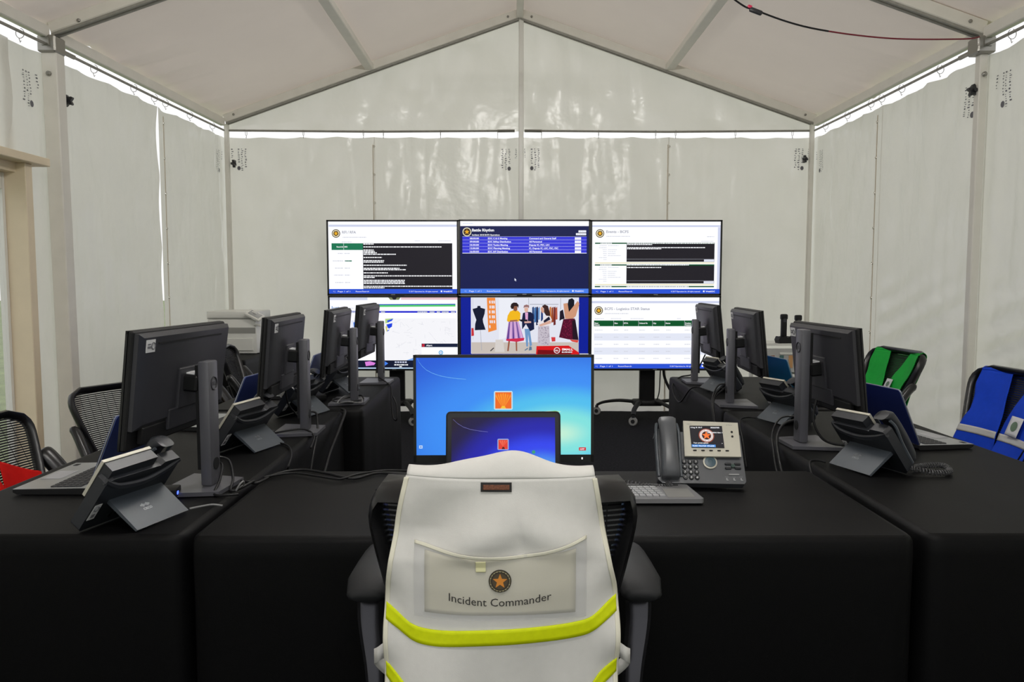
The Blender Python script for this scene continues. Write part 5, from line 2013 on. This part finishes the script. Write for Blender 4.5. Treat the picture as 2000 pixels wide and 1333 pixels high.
cable('short phone lead of the nearest left phone', on([(-0.862, 2.055), (-0.837, 2.079), (-0.815, 2.094), (-0.79, 2.10, 0.762)]), 0.003, CABLE_G)
cable('phone lead of the second left phone curling over the table edge', on([(-0.876, 2.916), (-0.835, 2.875), (-0.80, 2.80, 0.768), (-0.77, 2.70, 0.76), (-0.755, 2.6, 0.745), (-0.73, 2.53, 0.768)]), 0.0035)
cable('thick cable from the nearest right monitor drooping to the front table', on([(1.105, 2.95, 0.85), (1.06, 2.97, 0.83), (1.02, 2.93, 0.79), (1.0, 2.86, 0.74), (0.985, 2.74, 0.66), (0.98, 2.6, 0.58)]), 0.006)
cable('second cable from the nearest right monitor drooping to the front table', on([(1.11, 2.95, 0.86), (1.055, 2.99, 0.85), (1.012, 2.96, 0.80), (0.99, 2.88, 0.74), (0.975, 2.78, 0.67), (0.97, 2.62, 0.6)]), 0.004)
cable('video cable with plug lying on the nearest right monitor base', on([(1.18, 2.95, 0.95), (1.155, 2.93, 0.86), (1.16, 2.87, 0.80), (1.19, 2.82, 0.782), (1.25, 2.80, 0.782), (1.32, 2.82)]), 0.005)
cable('phone lead of the coiled-cord phone curving off the right table', on([(1.07, 2.595), (1.04, 2.6, 0.772), (1.01, 2.58, 0.768), (0.99, 2.5, 0.74), (0.985, 2.42, 0.70)]), 0.004)
for i, (lab, dx) in enumerate((('foremost of three cables bunched beside the middle right monitor', 0.0), ('middle of three cables bunched beside the middle right monitor', 0.014), ('rear of three cables bunched beside the middle right monitor', 0.026))):
    cable(lab, on([(1.11, 3.9, 0.86), (1.06 + dx, 3.93, 0.85 - 0.01 * i), (1.012 + dx * 0.3, 3.86, 0.78), (1.0, 3.76 - dx, 0.66), (0.99, 3.7 - dx, 0.55), (1.0, 3.62, 0.5)]), 0.0045)
cable('phone lead of the second right phone', on([(1.11, 3.45), (1.06, 3.45, 0.77), (1.01, 3.38, 0.764), (0.995, 3.28, 0.7), (0.99, 3.2, 0.6)]), 0.0035)
cable('cable arching from the farthest right monitor over the table corner', on([(1.2, 4.76, 0.93), (1.17, 4.9, 0.80), (1.09, 4.95, 0.768), (1.02, 4.85, 0.72), (1.01, 4.6, 0.66), (1.04, 4.4, 0.775), (1.12, 4.32)]), 0.0045)
cable('wire heaped by the third left monitor stand', on([(-0.86, 3.99), (-0.80, 4.04, 0.785), (-0.76, 3.98), (-0.78, 3.88, 0.78), (-0.85, 3.86), (-0.9, 3.92, 0.782), (-0.86, 4.02), (-0.77, 4.0, 0.79), (-0.75, 3.9), (-0.82, 3.84, 0.777), (-0.88, 3.9)], CT + 0.004), 0.004)
cable('grey wire heaped by the third left monitor stand', on([(-0.82, 3.96), (-0.76, 3.93, 0.79), (-0.745, 3.86), (-0.80, 3.82, 0.785), (-0.86, 3.85), (-0.84, 3.95, 0.795), (-0.77, 3.97), (-0.74, 3.92, 0.79)], CT + 0.006), 0.003, CABLE_G)
cable('cable looping off the far left table beside the farthest monitor', on([(-0.80, 4.70, 0.80), (-0.745, 4.66, 0.772), (-0.705, 4.58, 0.75), (-0.69, 4.5, 0.66), (-0.67, 4.42, 0.60), (-0.64, 4.36, 0.60), (-0.65, 4.42, 0.67), (-0.69, 4.56, 0.70)]), 0.0045)
cable('thick black cable hanging behind the right wheeled stand', on([(1.56, 7.86, 0.55), (1.57, 7.86, 0.42), (1.62, 7.85, 0.30), (1.69, 7.84, 0.20), (1.74, 7.8, 0.14), (1.8, 7.75, 0.02)]), 0.014)
cable('thin black wire hanging straight beside the right stand column', on([(1.535, 7.88, 0.56), (1.53, 7.88, 0.4), (1.52, 7.87, 0.25), (1.49, 7.86, 0.16)]), 0.006)
cable('cable drooping from the second left monitor panel to the table', on([(-0.93, 3.2, 0.95), (-0.95, 3.3, 0.86), (-0.93, 3.36, 0.80), (-0.88, 3.3, 0.78), (-0.86, 3.22, 0.8)]), 0.004)
cable('cable trailing across the base of the second left monitor', on([(-0.98, 3.05), (-0.9, 3.07, 0.782), (-0.83, 3.1, 0.784), (-0.78, 3.06, 0.765), (-0.765, 2.95, 0.74)]), 0.004)
cable('network cable crossing the floor gap under the left tables', on([(-0.72, 3.62, 0.42), (-0.66, 3.4, 0.25), (-0.58, 3.25, 0.08), (-0.52, 3.1, 0.012), (-0.45, 2.8, 0.012)]), 0.008)

# ------------------------------------------------------------------ small equipment
nb = thing('network_box', 'small black network box with blue and yellow lights on the left table', 'network box', (-1.02, 4.03, ON), R(-60))
MB().box((0, 0, 0.016), (0.13, 0.09, 0.03), 0, None, 0.004, 2).build('case', BLACKM, nb)
MB().box((0.045, -0.0452, 0.016), (0.006, 0.002, 0.006)).build('status_light', emit('blue_led', (0.05, 0.1, 1.0), 4), nb)
MB().box((0.0, -0.0452, 0.016), (0.012, 0.002, 0.006)).build('port_light', emit('yellow_led', (1.0, 0.7, 0.05), 0.7), nb)
MB().box((-0.035, -0.0452, 0.014), (0.03, 0.002, 0.012)).build('port', mat('port_metal', srgb(120, 120, 120), 0.4, 0.8), nb)
for lab, loc in (('tiny black dock with blue light under the nearest left monitor', (-0.975, 2.19, ON)), ('tiny black dock with blue light by the second left monitor base', (-0.955, 3.03, ON))):
    dk = thing('docking_box', lab, 'dock', loc, R(-80), 'small docks with blue lights')
    MB().box((0, 0, 0.014), (0.07, 0.05, 0.026), 0, None, 0.004, 2).build('case', BLACKM, dk)
    MB().box((0.01, 0.0255, 0.014), (0.012, 0.002, 0.008)).build('status_light', emit('blue_led', (0.05, 0.1, 1.0), 4), dk)

# white printer in the left back corner
pr = thing('printer', 'white office printer with tilted control panel on the left corner table', 'printer', (-2.38, 6.85, ON), R(0))
MB().box((0, 0, 0.15), (0.42, 0.38, 0.3), 0, None, 0.012, 2).build('body', PRINTW, pr)
MB().box((0, 0.0, 0.335), (0.43, 0.39, 0.062), 0, None, 0.01, 2).build('scanner_lid', PRINTW, pr)
MB().box((0, -0.19, 0.301), (0.425, 0.004, 0.006)).build('lid_gap', mat('grey_gap', srgb(150, 150, 145), 0.5), pr)
Mp = Matrix.Translation((0.2, -0.2, 0.33)) @ Matrix.Rotation(R(28), 4, 'Y') @ Matrix.Rotation(R(20), 4, 'X')
pn = MB().box((0, 0, 0), (0.14, 0.12, 0.022), 0, Mp, 0.006, 2).build('control_panel', PRINTW, pr)
MB().box((0.0, 0, 0.0115), (0.1, 0.08, 0.002), 0, Mp).build('panel_display', mat('grey_display', srgb(120, 122, 120), 0.2), pn)
MB().tube([(0.2, -0.19, 0.29), (0.2, -0.2, 0.25), (0.25, -0.2, 0.245)], 0.012, 8).build('panel_arm', PRINTW, pr)
MB().box((0, -0.195, 0.08), (0.36, 0.01, 0.11), 0, None, 0.004, 1).build('paper_tray', PRINTW, pr)
MB().box((0.05, -0.19, 0.2), (0.3, 0.006, 0.05)).build('paper_slot', mat('grey_gap', srgb(150, 150, 145), 0.5), pr)

# radio charger with a rank of handheld radios (only antennas show above the monitor)
rc = thing('radio_charger', 'black charging rack on the left corner table', 'charger', (-2.53, 6.28, ON), 0)
MB().box((0, 0, 0.03), (0.52, 0.14, 0.06), 0, None, 0.008, 2).build('base', BLACKM, rc)
for sx in (-0.25, 0.25):
    MB().box((sx, 0, 0.06), (0.012, 0.13, 0.06), 0, None, 0.003, 1).build('end_plate', BLACKM, rc)
MB().box((0.0, -0.072, 0.03), (0.3, 0.004, 0.02)).build('label_strip', PLASTIC_L, rc)
hr = None
for i in range(9):
    x = -2.53 - 0.19 + i * 0.0475
    hgt = (0.0, -0.006, 0.004, 0.010, 0.010, -0.012, 0.003, 0.006, 0.012)[i]
    if hr is None:
        hr = thing('handheld_radio', '', 'radio', (x, 6.28, ON + 0.06), 0, 'handheld radios in the charger')
        MB().box((0, 0, 0.055), (0.036, 0.03, 0.11), 0, None, 0.006, 2).build('body', BLACKM, hr)
        MB().tube([(0.01, 0, 0.11), (0.01, 0, 0.18)], [0.006, 0.0045], 8).build('antenna', BLACKM, hr)
        MB().lathe([(0.006, 0.11), (0.006, 0.12)], 10, 0, Matrix.Translation((-0.008, 0, 0))).build('volume_knob', BLACKM, hr)
        o = hr
    else:
        o = copy_tree(hr)
    o.location = (x, 6.28, ON + 0.06 + 0.0005)
    o['label'] = '%s handheld radio from the left in the charging rack' % ('first second third fourth fifth sixth seventh eighth ninth'.split()[i])
    o.scale = (1, 1, 1 + hgt * 4)

# drawer cart and two black handsets in the right back corner
dc = thing('drawer_cart', 'white plastic drawer cart with coloured contents in the right back corner', 'drawer cart', (2.42, 6.95, 0), R(0))
fm = MB()
for sx in (-1, 1):
    for sy in (-1, 1):
        fm.box((sx * 0.2, sy * 0.17, 0.42), (0.03, 0.03, 0.84))
for z in (0.04, 0.3, 0.56, 0.83):
    fm.box((0, 0, z), (0.42, 0.36, 0.02))
fm.build('frame', PRINTW, dc)
TRL = mat('frosted_plastic', srgb(214, 214, 212), 0.4, trans=0.4)
for i, z in enumerate((0.17, 0.43, 0.69)):
    d = MB().box((0, -0.16, z), (0.36, 0.012, 0.21), 0, None, 0.004, 1).box((0, 0, z - 0.1), (0.36, 0.32, 0.01)).build('drawer', TRL, dc)
    MB().box((0, -0.172, z + 0.06), (0.12, 0.014, 0.02), 0, None, 0.005, 1).build('handle', PRINTW, d)
    for k, c in enumerate(((150, 96, 70), (70, 110, 110), (196, 150, 100), (90, 130, 140))):
        MB().box((-0.12 + k * 0.08, -0.169, z - 0.01), (0.035, 0.006, 0.11)).build('label_card', mat('card_colour_%d' % k, srgb(*c), 0.6), d)
for lab, x, y, hh in (('tall black handset standing on the drawer cart', 2.405, 6.82, 0.20), ('black handset partly hidden behind the nearest right monitor', 2.545, 6.86, 0.19)):
    h = thing('cordless_handset', lab, 'handset', (x, y, 0.841), R(10), 'black handsets on the drawer cart')
    b = MB().prism([(-0.055, 0), (0.055, 0), (0.062, 0.03), (0.045, 0.06), (0.02, 0.05), (0.0, 0.062), (-0.025, 0.055), (-0.05, 0.06), (-0.065, 0.03)], 'y', -0.04, 0.04)
    b.build('cradle', BLACKM, h)
    MB().box((0, 0, 0.045 + hh / 2), (0.05, 0.035, hh), 0, None, 0.010, 2).build('body', BLACKM, h)
    MB().box((0, 0, 0.03 + hh), (0.062, 0.04, 0.05), 0, None, 0.012, 2).build('earpiece', BLACKM, h)
    MB().box((0, -0.0185, 0.1 + hh / 2), (0.03, 0.002, 0.03)).build('display', mat('dark_display', srgb(44, 44, 54), 0.15), h)
